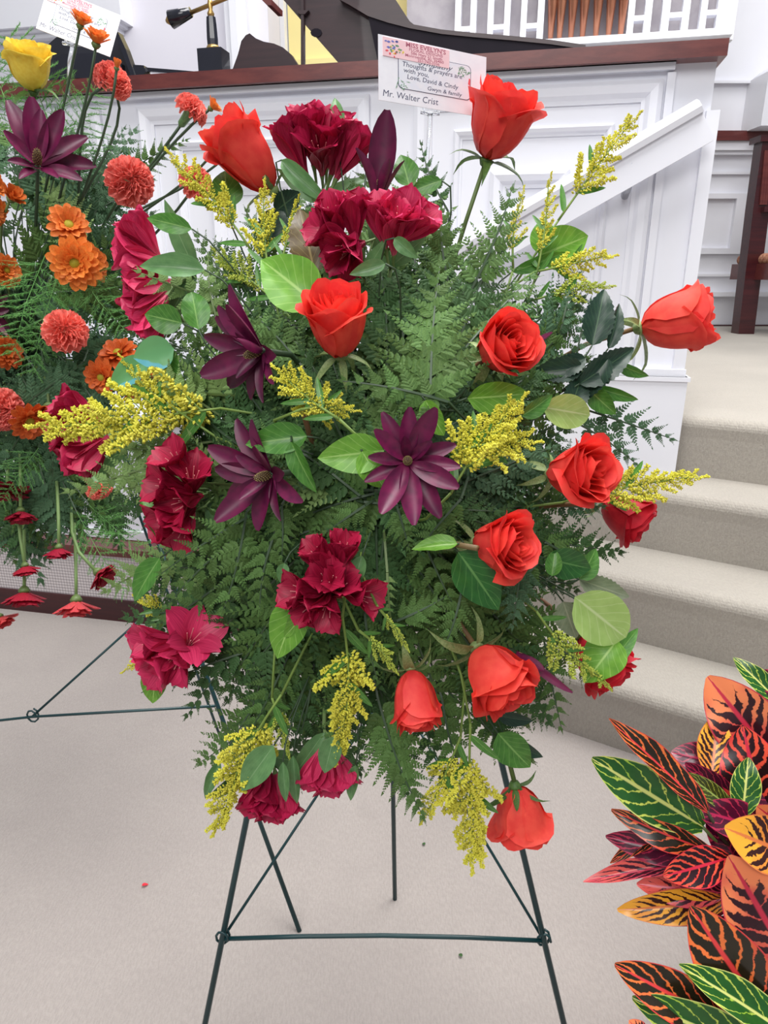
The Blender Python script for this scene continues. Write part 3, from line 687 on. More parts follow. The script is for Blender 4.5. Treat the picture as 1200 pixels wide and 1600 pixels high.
HIP = {k: MB().lathe([(.02, -.10), (.075, -.07), (.10, -.02), (.12, .02), (.06, .04)], 10).mesh('hip', M[k], True) for k in ('sepal', 'sepaldark')}
def rose(label, cx, cy, d, phi, tau, size, var, sepang=70, stem_to=None, sk='sepal', spin=0.0, stemmat='stemred', group='roses in the spray', name='rose', stemr=.0026, wide=1.0):
    L = size*d/F
    ax = vdir(phi, tau, cx, cy); base = P(cx, cy, d)-ax*L*.5
    m = zframe(base, ax, spin) @ S4(L*wide, L*wide, L)
    t = thing(name, label, 'rose', m, group)
    for me in RS[var]: link('petal', me, t)
    for k in range(5):
        a = 2*math.pi*k/5+spin*2+.3*math.sin(k*3.1); tl = math.radians(sepang+18*math.sin(k*2.3+cx))
        # sepal points along +Z of the rose, tipped outwards by tl from the axis
        mm = R4(a, 'Z') @ frame(Vector((.07, 0, 0)), Vector((math.sin(tl), 0, math.cos(tl))), Vector((-math.cos(tl), 0, math.sin(tl)))) @ S4(.62+.16*math.sin(k*1.7+cy))
        link('sepal', SEP[sk], t, mm)
    link('hip', HIP[sk], t)
    tgt = stem_to if stem_to is not None else FOAM
    pts = stem_pts(base-ax*L*.08, ax, tgt, 7, .35); mi = m.inverted()
    mb = MB().tube(pts, stemr, 7)
    so = link('stem', mb.mesh('stem', M[stemmat], True), t); so.matrix_local = mi
    return t

# alstroemeria: umbel of six-tepalled trumpets
def tepal_me(mat, outline, flare, seed):
    mb = MB(); uvs = []; nu, nv = 7, 18; rnd = random.Random(seed); ph = rnd.uniform(0, 6)
    for j in range(nv+1):
        v = j/nv
        # curve in the y (along axis -> +Z local later) plane: tube first, then flares outwards
        r = .035+.10*v+flare*max(0, v-.38)**1.7; h = v*(1-.25*flare*max(0, v-.45))
        for i in range(nu):
            u = -1+2*i/(nu-1); w = outline(v)
            mb.v.append((r-.26*u*u*w*1.2+.035*math.sin(v*7+u*4+ph)*v*v, u*w, h+.02*math.sin(u*5+ph)*v)); uvs.append((u, v))
    for j in range(nv):
        for i in range(nu-1):
            k = j*nu+i; mb.f.append((k, k+1, k+nu+1, k+nu)); mb.m.append(0)
    return mb.mesh('tepal', mat, True, uvs)
def o_tep(v, W, b, k=.70):
    r = b+(W-b)*max(0.0, math.sin(math.pi/2*min(1, v/k)))**1.5
    if v > k: r = W*math.sqrt(max(0.0, 1-((v-k)/(1.005-k))**2.6))+.02
    return r
o_out = lambda v: o_tep(v, .29, .045)
o_in = lambda v: o_tep(v, .215, .035)
TEP = {}
for k in ('tepal', 'tepalpink', 'tepaldark'):
    TEP[k] = [(tepal_me(M[k], o_out, f, i), tepal_me(M[k], o_in, f*.8, i+9)) for i, f in enumerate((.40, .70, 1.15))]
mbs = MB()
mbs.tube([(0, 0, -.30), (0, 0, -.10), (0, 0, .02)], [.022, .03, .05], 7, 0)
for k in range(5):
    a = k*1.26; mbs.tube([(.02*math.cos(a), .02*math.sin(a), .05), (.06*math.cos(a), .06*math.sin(a), .45), (.13*math.cos(a), .13*math.sin(a), .72)], [.006, .006, .010], 4, 1)
FLORET = mbs.mesh('floret', [M['stempale'], M['stamen']])
ALEAF = lambda: LM('leaf', M['alstroleaf'], o_lance, bend=.22, fold=.10, twist=.5)
def alstro(label, cx, cy, d, phi, tau, florets, mk='tepal', size=85, leaves=2, lsize=95, group='alstroemeria in the spray', stem_to=None):
    # florets: (px, py, phi, tau, opening 0..2)
    hub = P(cx, cy, d)-vdir(phi, tau, cx, cy)*size*1.0*d/F
    ax = vdir(phi, tau, cx, cy)
    m = zframe(hub, ax); mi = m.inverted(); t = thing('alstroemeria', label, 'flower', m, group)
    st = MB()
    tgt = stem_to if stem_to is not None else FOAM
    st.tube(stem_pts(hub, ax, tgt, 6, .3), .0022, 6)
    for i, (x, y, f, ta, op) in enumerate(florets):
        a = vdir(f, ta, x, y); L = size*d/F; b = P(x, y, d)-a*L*.55
        fm = mi @ zframe(b, a, i*1.1) @ S4(L)
        fo = link('floret', FLORET, t, fm)
        ou, inn = TEP[mk][op]
        for k in range(6):
            link('tepal', ou if k % 2 == 0 else inn, fo, R4(k*math.pi/3+.1*math.sin(k*5+i), 'Z') @ S4(1, 1, 1 if k % 2 == 0 else .95))
        st.tube([hub, (hub+b)*.5-a*L*.1, b-a*L*.25], .0011, 5)
    so = link('stem', st.mesh('stem', M['stempale'], True), t); so.matrix_local = mi
    for k in range(leaves):
        f = phi+(-1)**k*random.uniform(35, 80); a = vdir(f, random.uniform(-10, 35), cx, cy)
        lm = mi @ frame(hub+ax*.004, a, CAMPOS-hub) @ R4(random.uniform(-.6, .6), 'Y') @ S4(lsize*d/F*random.uniform(.8, 1.1))
        link('leaf', ALEAF(), t, lm)
    return t

# leucadendron: pointed burgundy bracts round a small cone
BR = [leaf_mesh('bract', M['bract'], lambda v: .165*max(0, math.sin(math.pi*min(1, (v*.93+.05)**1.1)))**.62+.004, 7, 9, b, .0, roll_in=.55, twist=tw) for b, tw in ((-.12, 0), (.10, .2), (.22, -.25))]
def cone_mesh(L=1.0):
    mb = MB(); mb.lathe([(.02, 0), (.42, .15), (.48, .5), (.34, .85), (.05, 1.0)], 12, None, 1)
    for i in range(90):
        z = .1+.88*i/90; r = .48*math.sin(math.pi*min(1, (z*.8+.16)))**.6; a = i*2.39996
        c = Vector((r*math.cos(a), r*math.sin(a), z)); o = Vector((math.cos(a), math.sin(a), .55)).normalized()*.09
        x = Vector((-math.sin(a), math.cos(a), 0))*.04; zz = Vector((0, 0, .05))
        mb.add([c+x, c+zz, c-x, c-zz, c+o], [(0, 1, 4), (1, 2, 4), (2, 3, 4), (3, 0, 4)], 0)
    return mb.mesh('cone', [M['conelight'], M['conedark']])
CONE = cone_mesh()
def leuc(label, cx, cy, d, phi, tau, size, bracts, cone=.30, stem_to=None, group='leucadendron in the spray'):
    # cx,cy: the cone; bracts: (azimuth deg about the axis, opening deg from the axis, length factor)
    ax = vdir(phi, tau, cx, cy); L = size*d/F; o = P(cx, cy, d)-ax*L*cone*.6
    # frame whose X is the picture's right when seen along the axis, so azimuths read as picture angles
    back = -ray(cx, cy).normalized(); u = (UP-back*UP.dot(back)).normalized(); r = u.cross(back)
    x = r-ax*r.dot(ax)
    if x.length < .2: x = u-ax*u.dot(ax)
    x.normalize(); y = ax.cross(x)
    m = Matrix((x, y, ax)).transposed().to_4x4(); m.translation = o; m = m @ S4(L)
    t = thing('leucadendron', label, 'flower', m, group)
    for i, (az, opn, lf) in enumerate(bracts):
        a, b = math.radians(az), math.radians(opn)
        dirv = Vector((math.cos(a)*math.sin(b), math.sin(a)*math.sin(b), math.cos(b))); nn = Vector((-math.cos(a)*math.cos(b), -math.sin(a)*math.cos(b), math.sin(b)))
        org = Vector((math.cos(a), math.sin(a), 0))*.06+Vector((0, 0, -.04*(i % 3)))
        link('bract', BR[i % 3], t, frame(org, dirv, nn) @ S4(lf*1.05, lf, lf))
    link('cone', CONE, t, S4(.15, .15, cone))
    mi = m.inverted()
    so = link('stem', MB().tube(stem_pts(o, ax, stem_to if stem_to is not None else FOAM, 6, .3), .0030, 6).mesh('stem', M['stemdark'], True), t); so.matrix_local = mi
    return t

# goldenrod
def plume_mesh(seed, n=80, rad=.15, mats=('grstem', 'bud')):
    rnd = random.Random(seed); mb = MB()
    curve = lambda s: Vector((.10*math.sin(s*2.0), s, .10*s*s))
    mb.tube([curve(i/5) for i in range(6)], [.014, .012, .011, .009, .007, .004], 4, 0)
    for i in range(n):
        s = .04+.96*i/n; a = rnd.uniform(0, 6.28); r = rad*(1.05-.70*s)*rnd.uniform(.35, 1.1)
        c = curve(s); o = Vector((math.cos(a), .35, math.sin(a))).normalized(); e = c+o*r
        b = .034*rnd.uniform(.8, 1.25)
        x = o.orthogonal().normalized()*b; y = o.cross(x).normalized()*b; oo = o*b*1.5
        mb.add([e-oo, e+x, e+y, e-x, e-y, e+oo], [(0, 2, 1), (0, 3, 2), (0, 4, 3), (0, 1, 4), (5, 1, 2), (5, 2, 3), (5, 3, 4), (5, 4, 1)], 1)
        if i % 3 == 0: mb.add([c, c+Vector((.006, 0, 0)), e], [(0, 1, 2)], 0)
    return mb.mesh('flower_plume', [M[mats[0]], M[mats[1]]])
PLUME = {'bud': [plume_mesh(i) for i in range(3)], 'budgreen': [plume_mesh(i+5, mats=('grstem', 'budgreen')) for i in range(3)]}
def goldenrod(label, bx, by, tx, ty, d0, d1, n, blen, mk='bud', spread=46, extra=(), group='goldenrod in the spray', stem_to=None, tipf=.35, fan=1.0, start=.25):
    a, b = P(bx, by, d0), P(tx, ty, d1); L = (b-a).length
    m = frame(a, b-a, CAMPOS-a); mi = m.inverted(); t = thing('goldenrod_sprig', label, 'goldenrod', m, group)
    rnd = random.Random(int(bx*7+by)); bow = rnd.uniform(-.06, .06)*L
    cv = lambda s: Vector((bow*math.sin(math.pi*s), L*s, 0))
    st = MB().tube([cv(i/6) for i in range(7)], [.0014, .0013, .0012, .001, .0009, .0007, .0005], 5)
    st.tube([mi @ q for q in stem_pts(a, b-a, stem_to if stem_to is not None else FOAM, 5, .3)], .0013, 5)
    link('stem', st.mesh('stem', M['grstem'], True), t)
    bl = blen*1.28*d0/F; n = int(n*1.4)
    for i in range(n):
        s = start+(1-start)*i/n; sd = 1 if i % 2 else -1
        l = bl*(1-(1-tipf)*s)*rnd.uniform(.8, 1.2)
        ang = math.radians(spread*rnd.uniform(.7, 1.2)*(1-.35*s))*sd
        mm = T4(cv(s)) @ R4(rnd.uniform(-1, 1)*fan, 'Y') @ R4(-ang, 'Z') @ R4(math.pi*rnd.random()*.6, 'Y') @ S4(bl*.28+l*.72, l, bl*.28+l*.72)
        link('flower_plume', PLUME[mk][rnd.randrange(3)], t, mm)
    link('flower_plume', PLUME[mk][0], t, T4(cv(.96)) @ S4(bl*.55))
    for k in range(3):
        s = .08+.2*k; mm = T4(cv(s)) @ R4((-1)**k*.7, 'Z') @ S4(bl*.8)
        link('leaf', LM('goldenrod_leaf', M['salalmid'], o_strap, bend=.1), t, mm)
    return t

# loose broad leaves
LEAFCOUNT = [0]
def leaf(label, bx, by, tx, ty, d, wid, mk, shape='ovate', dd=0.0, roll=0.0, bend=.12, group=None, name='broad_leaf', cat='leaf', stem_to=None, serr=False, stem=True):
    a, b = P(bx, by, d), P(tx, ty, d+dd); L = (b-a).length
    ol = {'ovate': o_ovate, 'round': o_round, 'lance': o_lance, 'strap': o_strap, 'serr': o_ovate}[shape]
    full = {'ovate': .60, 'round': .76, 'lance': .32, 'strap': .20, 'serr': .60}[shape]
    key = 'blade_%s_%.2f' % (shape, bend)
    me = LM(key, M[mk], ol, nv=12 if shape != 'serr' else 22, bend=bend+.05, fold=.20, wave=.012 if shape != 'serr' else .008, serr=.07 if shape == 'serr' else 0)
    W = wid*d/F/(L*full)
    m = frame(a, b-a, CAMPOS-a) @ R4(roll, 'Y'); t = thing(name, label, cat, m, group)
    link('blade', me, t, S4(L*W, L, L))
    if stem:
        st = MB().tube([m.inverted() @ q for q in stem_pts(a, b-a, stem_to if stem_to is not None else FOAM, 9, .12)], .0009, 5)
        link('stem', st.mesh('stem', M['stemdark'], True), t)
    return t

# mums and carnations
def mum_mesh(mat, rings, seed):
    # rings: (n, length, lift deg)
    rnd = random.Random(seed); mb = MB()
    for n, L, lift, r0 in rings:
        o = rnd.uniform(0, 6)
        for k in range(n):
            a = o+2*math.pi*k/n+rnd.uniform(-.08, .08); e = math.radians(lift+rnd.uniform(-8, 8)); l = L*rnd.uniform(.9, 1.08); w = l*.17+.02
            rx = Vector((math.cos(a), math.sin(a), 0)); tx = Vector((-math.sin(a), math.cos(a), 0)); zz = Vector((0, 0, 1))
            pts = []
            for s, ww in ((0, .35), (.4, .9), (.8, 1.0), (.95, .6)):
                c = rx*(r0+l*s*math.cos(e))+zz*(l*s*math.sin(e)-.08*l*s*s)
                up = (zz*math.cos(e)-rx*math.sin(e))*w*.35*ww
                pts += [c-tx*w*ww+up, c-up*.3, c+tx*w*ww+up]
            c = rx*(r0+l*1.03*math.cos(e))+zz*(l*math.sin(e)-.08*l); pts.append(c)
            fs = [f for j in range(3) for f in ((j*3, j*3+1, j*3+4, j*3+3), (j*3+1, j*3+2, j*3+5, j*3+4))]+[(9, 10, 12), (10, 11, 12)]
            mb.add(pts, fs)
    return mb.mesh('ray_petals', mat, True)
MUMR_OPEN = [(14, .46, 8, .05), (13, .40, 28, .05), (11, .30, 50, .04)]
MUMR_CUP = [(13, .50, 48, .05), (12, .48, 60, .05), (9, .42, 74, .03)]
MUMR_BUD = [(10, .48, 74, .08), (9, .46, 82, .06)]
MUMR_FULL = [(15, .48, 4, .05), (15, .42, 22, .05), (13, .36, 40, .05), (11, .26, 58, .05)]
MUM = {}
for mk in ('mum', 'mumrust', 'mumred', 'mumcoral'):
    for st, rg in (('open', MUMR_OPEN), ('cup', MUMR_CUP), ('bud', MUMR_BUD), ('full', MUMR_FULL), ('skirt', [(14, .54, 34, .05), (13, .52, 48, .05), (10, .46, 64, .04)])):
        MUM[mk, st] = mum_mesh(M[mk], rg, len(MUM)+3)
EYE_ME = MB().lathe([(.02, -.02), (.12, .0), (.13, .04), (.09, .09), (.02, .11)], 12).mesh('eye', M['mumeye'], True)
CUP_ME = MB().lathe([(.03, -.16), (.10, -.10), (.15, -.02), (.12, .05)], 10).mesh('calyx', M['stem'], True)
FOAM2 = P(40, 560, 1.30)
def mum(label, cx, cy, d, phi, tau, size, mk='mum', st='open', stem_to=None, stemmat='stem', group='mums in the left arrangement', sr=.0022):
    ax = vdir(phi, tau, cx, cy); L = size*d/F; o = P(cx, cy, d)-ax*L*(.25 if st in ('cup', 'bud') else .1)
    m = zframe(o, ax, cx*.37) @ S4(L); t = thing('chrysanthemum', label, 'flower', m, group)
    link('ray_petals', MUM[mk, st], t); link('calyx', CUP_ME, t)
    if st in ('open', 'full'): link('eye', EYE_ME, t)
    so = link('stem', MB().tube(stem_pts(o-ax*L*.12, ax, stem_to if stem_to is not None else FOAM2, 7, .35), sr, 6).mesh('stem', M[stemmat], True), t); so.matrix_local = m.inverted()
    return t
def carnation_mesh(seed):
    rnd = random.Random(seed); mb = MB()
    for ring, (n, L, lift) in enumerate(((8, .50, 4), (8, .49, 20), (8, .46, 36), (7, .42, 52), (6, .38, 66), (5, .34, 80))):
        for k in range(n):
            a = 2*math.pi*k/n+rnd.uniform(0, .5)+ring*.7; nu, nv = 15, 5; hw = .62; base = len(mb.v); e = math.radians(lift+rnd.uniform(-7, 7)); ph = rnd.uniform(0, 6); fq = rnd.uniform(7, 10)
            for j in range(nv+1):
                v = j/nv
                for i in range(nu):
                    u = -1+2*i/(nu-1); th = a+u*hw*(.25+.75*v)
                    zig = (.022 if i % 2 else -.022)*(1 if j == nv else 0)
                    r = L*v*(1+zig-.06*u*u); ee = e+.20*math.sin(u*fq+ph)*v**2.2+.10*math.sin(u*3+ph)*v
                    mb.v.append((r*math.cos(ee)*math.cos(th), r*math.cos(ee)*math.sin(th), r*math.sin(ee)+.012*ring))
            for j in range(nv):
                for i in range(nu-1):
                    q = base+j*nu+i; mb.f.append((q, q+1, q+nu+1, q+nu)); mb.m.append(0)
    return mb
CARN = [carnation_mesh(i).mesh('ruffled_petals', M['coral'], True) for i in range(3)]
CALYX = MB().lathe([(.05, -.55), (.11, -.48), (.13, -.2), (.17, .0), (.05, .04)], 10).mesh('calyx', M['calyx'], True)
def carnation(label, cx, cy, d, phi, tau, size, stem_to=None, group='carnations in the left arrangement'):
    ax = vdir(phi, tau, cx, cy); L = size*d/F*1.08; o = P(cx, cy, d)-ax*L*.18
    m = zframe(o, ax, cx*.2) @ S4(L); t = thing('carnation', label, 'flower', m, group)
    link('ruffled_petals', CARN[int(cx) % 3], t); link('calyx', CALYX, t)
    so = link('stem', MB().tube(stem_pts(o-ax*L*.5, ax, stem_to if stem_to is not None else FOAM2, 7, .3), .0024, 6).mesh('stem', M['stemdark'], True), t); so.matrix_local = m.inverted()
    return t
# asparagus fern: hair-fine sprays
def feather_mesh(seed, nb=26):
    rnd = random.Random(seed); mb = MB()
    mb.tube([(0, 0, 0), (.03, .5, .03), (0, 1, -.05)], [.005, .004, .002], 4)
    for i in range(nb):
        y = .05+.92*i/nb; sd = 1 if i % 2 else -1; l = .42*(1-.75*(y-.05))*rnd.uniform(.7, 1.15)
        d = Vector((sd*rnd.uniform(.6, .95), rnd.uniform(.35, .75), rnd.uniform(-.4, .4))).normalized(); o = Vector((.03*math.sin(y*3), y, .02))
        mid = o+d*l*.5+Vector((0, -.03*rnd.random(), rnd.uniform(-.02, .02)))
        mb.tube([o, mid, o+d*l+Vector((0, .05*rnd.uniform(-1, 1), -.03))], [.0022, .0018, .001], 3, 0, False)
        for j in range(34):
            q = o.lerp(o+d*l, (j+1)/34); dl = (d*.7+Vector((rnd.uniform(-1, 1), rnd.uniform(-.6, 1), rnd.uniform(-.8, .8)))*.9).normalized()*l*.24*(1.1-j/40)
            x = dl.orthogonal().normalized()*.0026
            mb.add([q-x, q+x, q+dl], [(0, 1, 2)])
            y_ = dl.cross(x).normalized()*.0026; mb.add([q-y_, q+y_, q+dl*.8+x*6], [(0, 1, 2)])
    return mb.mesh('needle_foliage', M['feathery'])
FEA = [feather_mesh(i) for i in range(3)]
def feather(label, bx, by, tx, ty, d, wid=1.0, dd=0.0, group='asparagus fern in the left arrangement'):
    a, b = P(bx, by, d), P(tx, ty, d+dd); L = (b-a).length
    m = frame(a, b-a, CAMPOS-a); t = thing('asparagus_fern', label, 'fern', m, group)
    o = link('needle_foliage', FEA[int(bx+by) % 3], t, S4(L*wid, L, L)); o['kind'] = 'stuff'
    link('stem', MB().tube([m.inverted() @ q for q in stem_pts(a, b-a, FOAM2, 4, .25)], .0012, 4).mesh('stem', M['stemdark']), t)
    return t

# ------------------------------------------------------------------ wire easels
def wire_thing(label, segs, M0):
    t = thing('wire_easel', label, 'easel', T4(M0))
    for name, pts, r in segs:
        link(name, MB().tube([Vector(p)-M0 for p in pts], r, 8).mesh(name, M['wire'], True), t)
    return t
fl, fr_ = onz(300, 1700), onz(905, 1700); rb = onz(617, 1405); apex = P(578, 330, .86)
def on_leg(foot, py):
    # point of the leg foot->apex at picture row py
    lo_, hi_ = 0.0, 1.0
    for _ in range(40):
        md = (lo_+hi_)/2; q = foot.lerp(apex, md)-CAMPOS; y = 800-F*q.dot(UP)/q.dot(FWD)
        if y > py: lo_ = md
        else: hi_ = md
    return foot.lerp(apex, lo_)
cl, cr = on_leg(fl, 1467), on_leg(fr_, 1470); rtop = P(600, 420, .93); rj = rb.lerp(rtop, .42)
up_ = Vector((0, 0, .008))
def loop_at(p, r=.009):
    return [p+Vector((r*math.cos(a), -.002+.0012*a, r*1.4*math.sin(a))) for a in [i*.7 for i in range(12)]]
wire_thing('dark green wire easel carrying the red rose spray', [
    ('front_leg', [fl, apex], .0042), ('front_leg', [fr_, apex], .0042), ('rear_leg', [rb, rtop], .0040),
    ('crossbar', [cl, cl.lerp(cr, .25)+up_*.7, cl.lerp(cr, .5)+up_, cl.lerp(cr, .75)+up_*.7, cr], .0030),
    ('brace', [cl, rj], .0022), ('brace', [cr, rj], .0022), ('tie_loop', loop_at(cl), .0018), ('tie_loop', loop_at(cr), .0018)], Vector((fl+fr_)/2))
lf = onz(468, 1455); la = P(110, 470, 1.34); lx = onz(372, 1228)
lj = P(336, 1103, 1.215); lo2 = P(50, 1120, 1.34); lL = P(-220, 1150, 1.40)
lrt = P(205, 770, 1.42); lfoot2 = onz(-330, 1500)
wire_thing('dark green wire easel under the orange mum arrangement', [
    ('front_leg', [lf, la], .0042), ('front_leg', [lfoot2, la], .0042), ('rear_leg', [lx, lrt, la+Vector((0, .1, 0))], .0030),
    ('crossbar', [lj, lo2, lL], .0026), ('brace', [lo2, P(250, 940, 1.42)], .0024), ('tie_loop', loop_at(lo2, .010), .0018)], Vector(lf))
# foam holders
def foam(label, c, s, stand):
    t = thing('foam_holder', label, 'foam holder', T4(c))
    o = link('foam_block', MB().box((-s[0], -s[1], -s[2]), s).mesh('foam_block', M['foam']), t); bv = o.modifiers.new('bevel', 'BEVEL'); bv.width = .02; bv.segments = 3
    mb = MB()
    for k in range(5):
        x = -s[0]+2*s[0]*k/4; mb.tube([(x, -s[1]-.003, -s[2]), (x, -s[1]-.003, s[2])], .0018, 5)
    for k in range(7):
        z = -s[2]+2*s[2]*k/6; mb.tube([(-s[0], -s[1]-.003, z), (s[0], -s[1]-.003, z)], .0018, 5)
    link('cage', mb.mesh('cage', M['wire']), t); return t
foam('green wet foam block in a wire cage hidden behind the rose spray', P(600, 770, .86), (.075, .035, .12), apex)
foam('green wet foam block in a wire cage behind the orange mums', P(20, 560, 1.34), (.09, .035, .16), la)

# ------------------------------------------------------------------ the rose spray
def dm(px, py):
    q = ((px-600)/470)**2+((py-740)/600)**2
    return .600+.155*min(q, 1.35)
G = 'in the rose spray'
rose('tall coral red rose bud at the upper left, below the mums', 384, 243, dm(384, 243), 133, -2, 128, 'half', 55, spin=.4, stemmat='stem', wide=.74)
rose('coral red rose beside the white card', 780, 193, dm(782, 193)+.02, 68, 4, 110, 'half', 85, spin=1.3, stemmat='stem', sk='sepaldark')
rose('coral red rose with spiral heart beside the bright broad leaf', 527, 507, dm(527, 507)-.02, 97, 30, 116, 'half', 115, spin=2.1, wide=.9)
rose('coral red rose half covered by the big fern frond', 786, 543, dm(787, 543)-.015, 30, 50, 94, 'half', 110, spin=.2)
rose('coral red rose bud pointing right, farthest right of all', 1056, 501, dm(1000, 510), 6, -4, 108, 'bud', 95, spin=.9, stemmat='stemred')
rose('open coral red rose with goldenrod at its right', 900, 738, dm(902, 738)-.02, 4, 38, 106, 'open', 125, spin=.7, wide=.92)
rose('open coral red rose above the large dark leaf', 780, 850, dm(786, 850)-.02, -4, 38, 100, 'open', 120, spin=1.9, wide=.92)
rose('coral red rose nodding to the lower right', 774, 1055, dm(778, 1056)-.02, -54, 16, 108, 'half', 100, spin=2.6)
rose('closed coral red rose bud hanging straight down', 648, 1093, dm(648, 1093)-.015, -82, 6, 96, 'bud', 100, spin=.2, wide=.86)
rose('lowest coral red rose, hanging with green sepals spread', 811, 1268, dm(811, 1250)+.0, -80, -34, 90, 'half', 46, spin=1.1, sk='sepaldark', stemmat='stem')
rose('deep red rose behind the goldenrod tip on the right', 976, 803, dm(976, 803)+.05, -35, 5, 80, 'deep', 80, spin=.3)
rose('deep red rose half hidden under the pale round leaf', 937, 1030, dm(937, 1030)+.04, -48, 4, 92, 'deep', 80, spin=.8)

AG = 'alstroemeria in the spray'
alstro('dark crimson alstroemeria cluster at the very top of the spray', 495, 225, dm(495, 215)+.02, 92, 8, [(455, 222, 118, 0, 0), (482, 205, 100, 12, 0), (512, 212, 88, 25, 1), (500, 232, 95, 40, 1), (532, 222, 72, 5, 0), (548, 232, 62, -5, 0)], 'tepal', 92, 3, 100)
alstro('crimson alstroemeria cluster left of the pink streaked one', 535, 370, dm(535, 360)-.01, 120, 30, [(522, 340, 105, 30, 0), (552, 335, 95, 15, 0), (540, 390, 200, 45, 1), (512, 362, 160, 20, 1), (545, 395, 250, 40, 1)], 'tepal', 84, 3, 80)
alstro('pink streaked alstroemeria cluster beneath the white card', 622, 345, dm(620, 345)-.01, 80, 30, [(595, 340, 100, 15, 0), (628, 340, 80, 45, 1), (650, 350, 40, 20, 0), (615, 355, 90, 30, 0)], 'tepalpink', 88, 2, 80)
alstro('crimson alstroemeria cluster spilling left over the mum arrangement', 225, 420, dm(260, 420)+.03, 185, 5, [(220, 365, 130, 0, 0), (208, 395, 175, 5, 1), (225, 420, 190, 0, 0), (230, 450, 200, 10, 0), (225, 475, 215, 5, 0), (238, 500, 240, 0, 0)], 'tepalpink', 84, 3, 110)
alstro('crimson alstroemeria cluster behind the long left goldenrod', 120, 690, dm(160, 690)+.05, 190, 5, [(118, 640, 150, 10, 0), (112, 680, 180, 15, 0), (125, 708, 205, 10, 0), (140, 715, 230, 0, 0)], 'tepal', 84, 1, 80)
alstro('tall dark crimson alstroemeria cluster on the left side', 278, 772, dm(278, 772), 185, 30, [(275, 722, 130, 30, 1), (300, 745, 90, 45, 1), (260, 760, 170, 25, 1), (285, 785, 200, 40, 1), (262, 812, 200, 20, 1), (285, 825, 240, 30, 1)], 'tepaldark', 80, 1, 90)
alstro('dark crimson alstroemeria cluster in the lower middle of the spray', 512, 905, dm(512, 905)-.02, 120, 60, [(535, 862, 80, 35, 0), (500, 870, 130, 30, 0), (470, 925, 175, 30, 1), (530, 915, 70, 60, 1), (565, 930, -10, 35, 1), (510, 950, 255, 40, 1), (485, 945, 215, 40, 0), (512, 905, 110, 70, 1)], 'tepaldark', 78, 2, 70)
alstro('crimson alstroemeria at lower left with one wide open bloom', 280, 1010, dm(280, 1010), 215, 30, [(300, 998, 60, 62, 2), (240, 1005, 185, 20, 1), (255, 1038, 215, 20, 1), (278, 1028, 235, 30, 1)], 'tepalpink', 86, 1, 90)
alstro('crimson alstroemeria hanging lowest, by the left easel leg', 425, 1250, dm(425, 1235), -85, 6, [(400, 1244, -115, 10, 0), (425, 1252, -95, 15, 0), (445, 1248, -70, 5, 0), (415, 1238, -100, 30, 0)], 'tepal', 74, 4, 110)
alstro('rose crimson alstroemeria hanging beside the grey green strap leaf', 512, 1210, dm(512, 1200), -85, 6, [(490, 1205, -110, 10, 0), (512, 1214, -90, 15, 0), (536, 1205, -68, 5, 0)], 'tepalpink', 70, 2, 90)

leuc('burgundy leucadendron bloom left of the spiral hearted rose', 392, 553, dm(392, 553)-.015, 200, 38, 98, [(100, 62, .95), (125, 78, 1.05), (140, 55, .9), (155, 80, .85), (180, 62, 1.0), (195, 80, 1.05), (215, 66, 1.1), (235, 70, .95), (262, 66, .85), (60, 40, .8), (20, 55, .8), (300, 50, .8), (340, 70, .7), (110, 30, .55), (250, 28, .6)], .36)
leuc('burgundy leucadendron bloom beside the dark alstroemeria on the left', 408, 745, dm(408, 745)-.02, 195, 40, 100, [(70, 55, .75), (110, 75, .85), (135, 72, 1.0), (165, 78, 1.1), (185, 66, 1.0), (215, 72, 1.15), (235, 60, 1.1), (265, 70, .9), (300, 62, .7), (20, 70, .7), (345, 75, .8), (150, 40, .6), (250, 36, .6)], .32)
leuc('burgundy leucadendron flower facing forward in the middle of the spray', 637, 719, dm(637, 719)-.03, 80, 78, 96, [(60, 62, .98), (88, 60, .85), (118, 62, .85), (140, 70, .72), (175, 72, .6), (205, 75, .7), (245, 72, 1.05), (275, 70, 1.05), (300, 72, 1.0), (328, 74, .95), (352, 70, .82), (20, 72, .78), (100, 40, .5), (35, 42, .55)], .20)
leuc('narrow maroon leucadendron tip standing upright below the card', 592, 292, dm(592, 280), 84, -5, 122, [(80, 8, 1.0), (10, 20, .55), (200, 14, .65), (300, 24, .45)], .2)
leuc('narrow maroon leucadendron tip at lower right, under the pale leaf', 815, 1030, dm(830, 1040)+.02, -38, 5, 100, [(20, 10, 1.0), (150, 24, .75), (280, 30, .6), (80, 34, .55)], .2)
leuc('small maroon leucadendron tip behind the fern covered rose', 800, 560, dm(820, 540)+.04, 40, 0, 90, [(20, 12, .9), (150, 24, .75), (280, 26, .6)], .2)

goldenrod('long yellow goldenrod plume rising at the upper right', 872, 345, 985, 192, .76, .76, 15, 46, 'bud')
goldenrod('short yellow goldenrod plume right of the long fern', 838, 430, 857, 285, .74, .75, 8, 34, 'bud', 30)
goldenrod('slim yellow goldenrod plume close above the fern tip', 802, 420, 816, 305, .73, .74, 7, 30, 'bud', 30)
goldenrod('yellow green goldenrod sprig pointing right over bright leaves', 835, 425, 946, 400, .74, .76, 9, 40, 'bud', 40)
goldenrod('lower yellow green goldenrod sprig above the dark rose leaves', 830, 470, 944, 448, .74, .76, 9, 36, 'budgreen', 40)
goldenrod('yellow goldenrod plume leaning left below the coral rose bud', 395, 395, 270, 252, .72, .74, 13, 48, 'bud', 42)
goldenrod('upright yellow goldenrod sprig under the tall rose bud', 420, 430, 412, 305, .71, .72, 9, 46, 'bud', 40, fan=.6)
goldenrod('slim yellow goldenrod sprig next to the brown leaf', 440, 410, 462, 318, .71, .72, 5, 30, 'bud', 24)
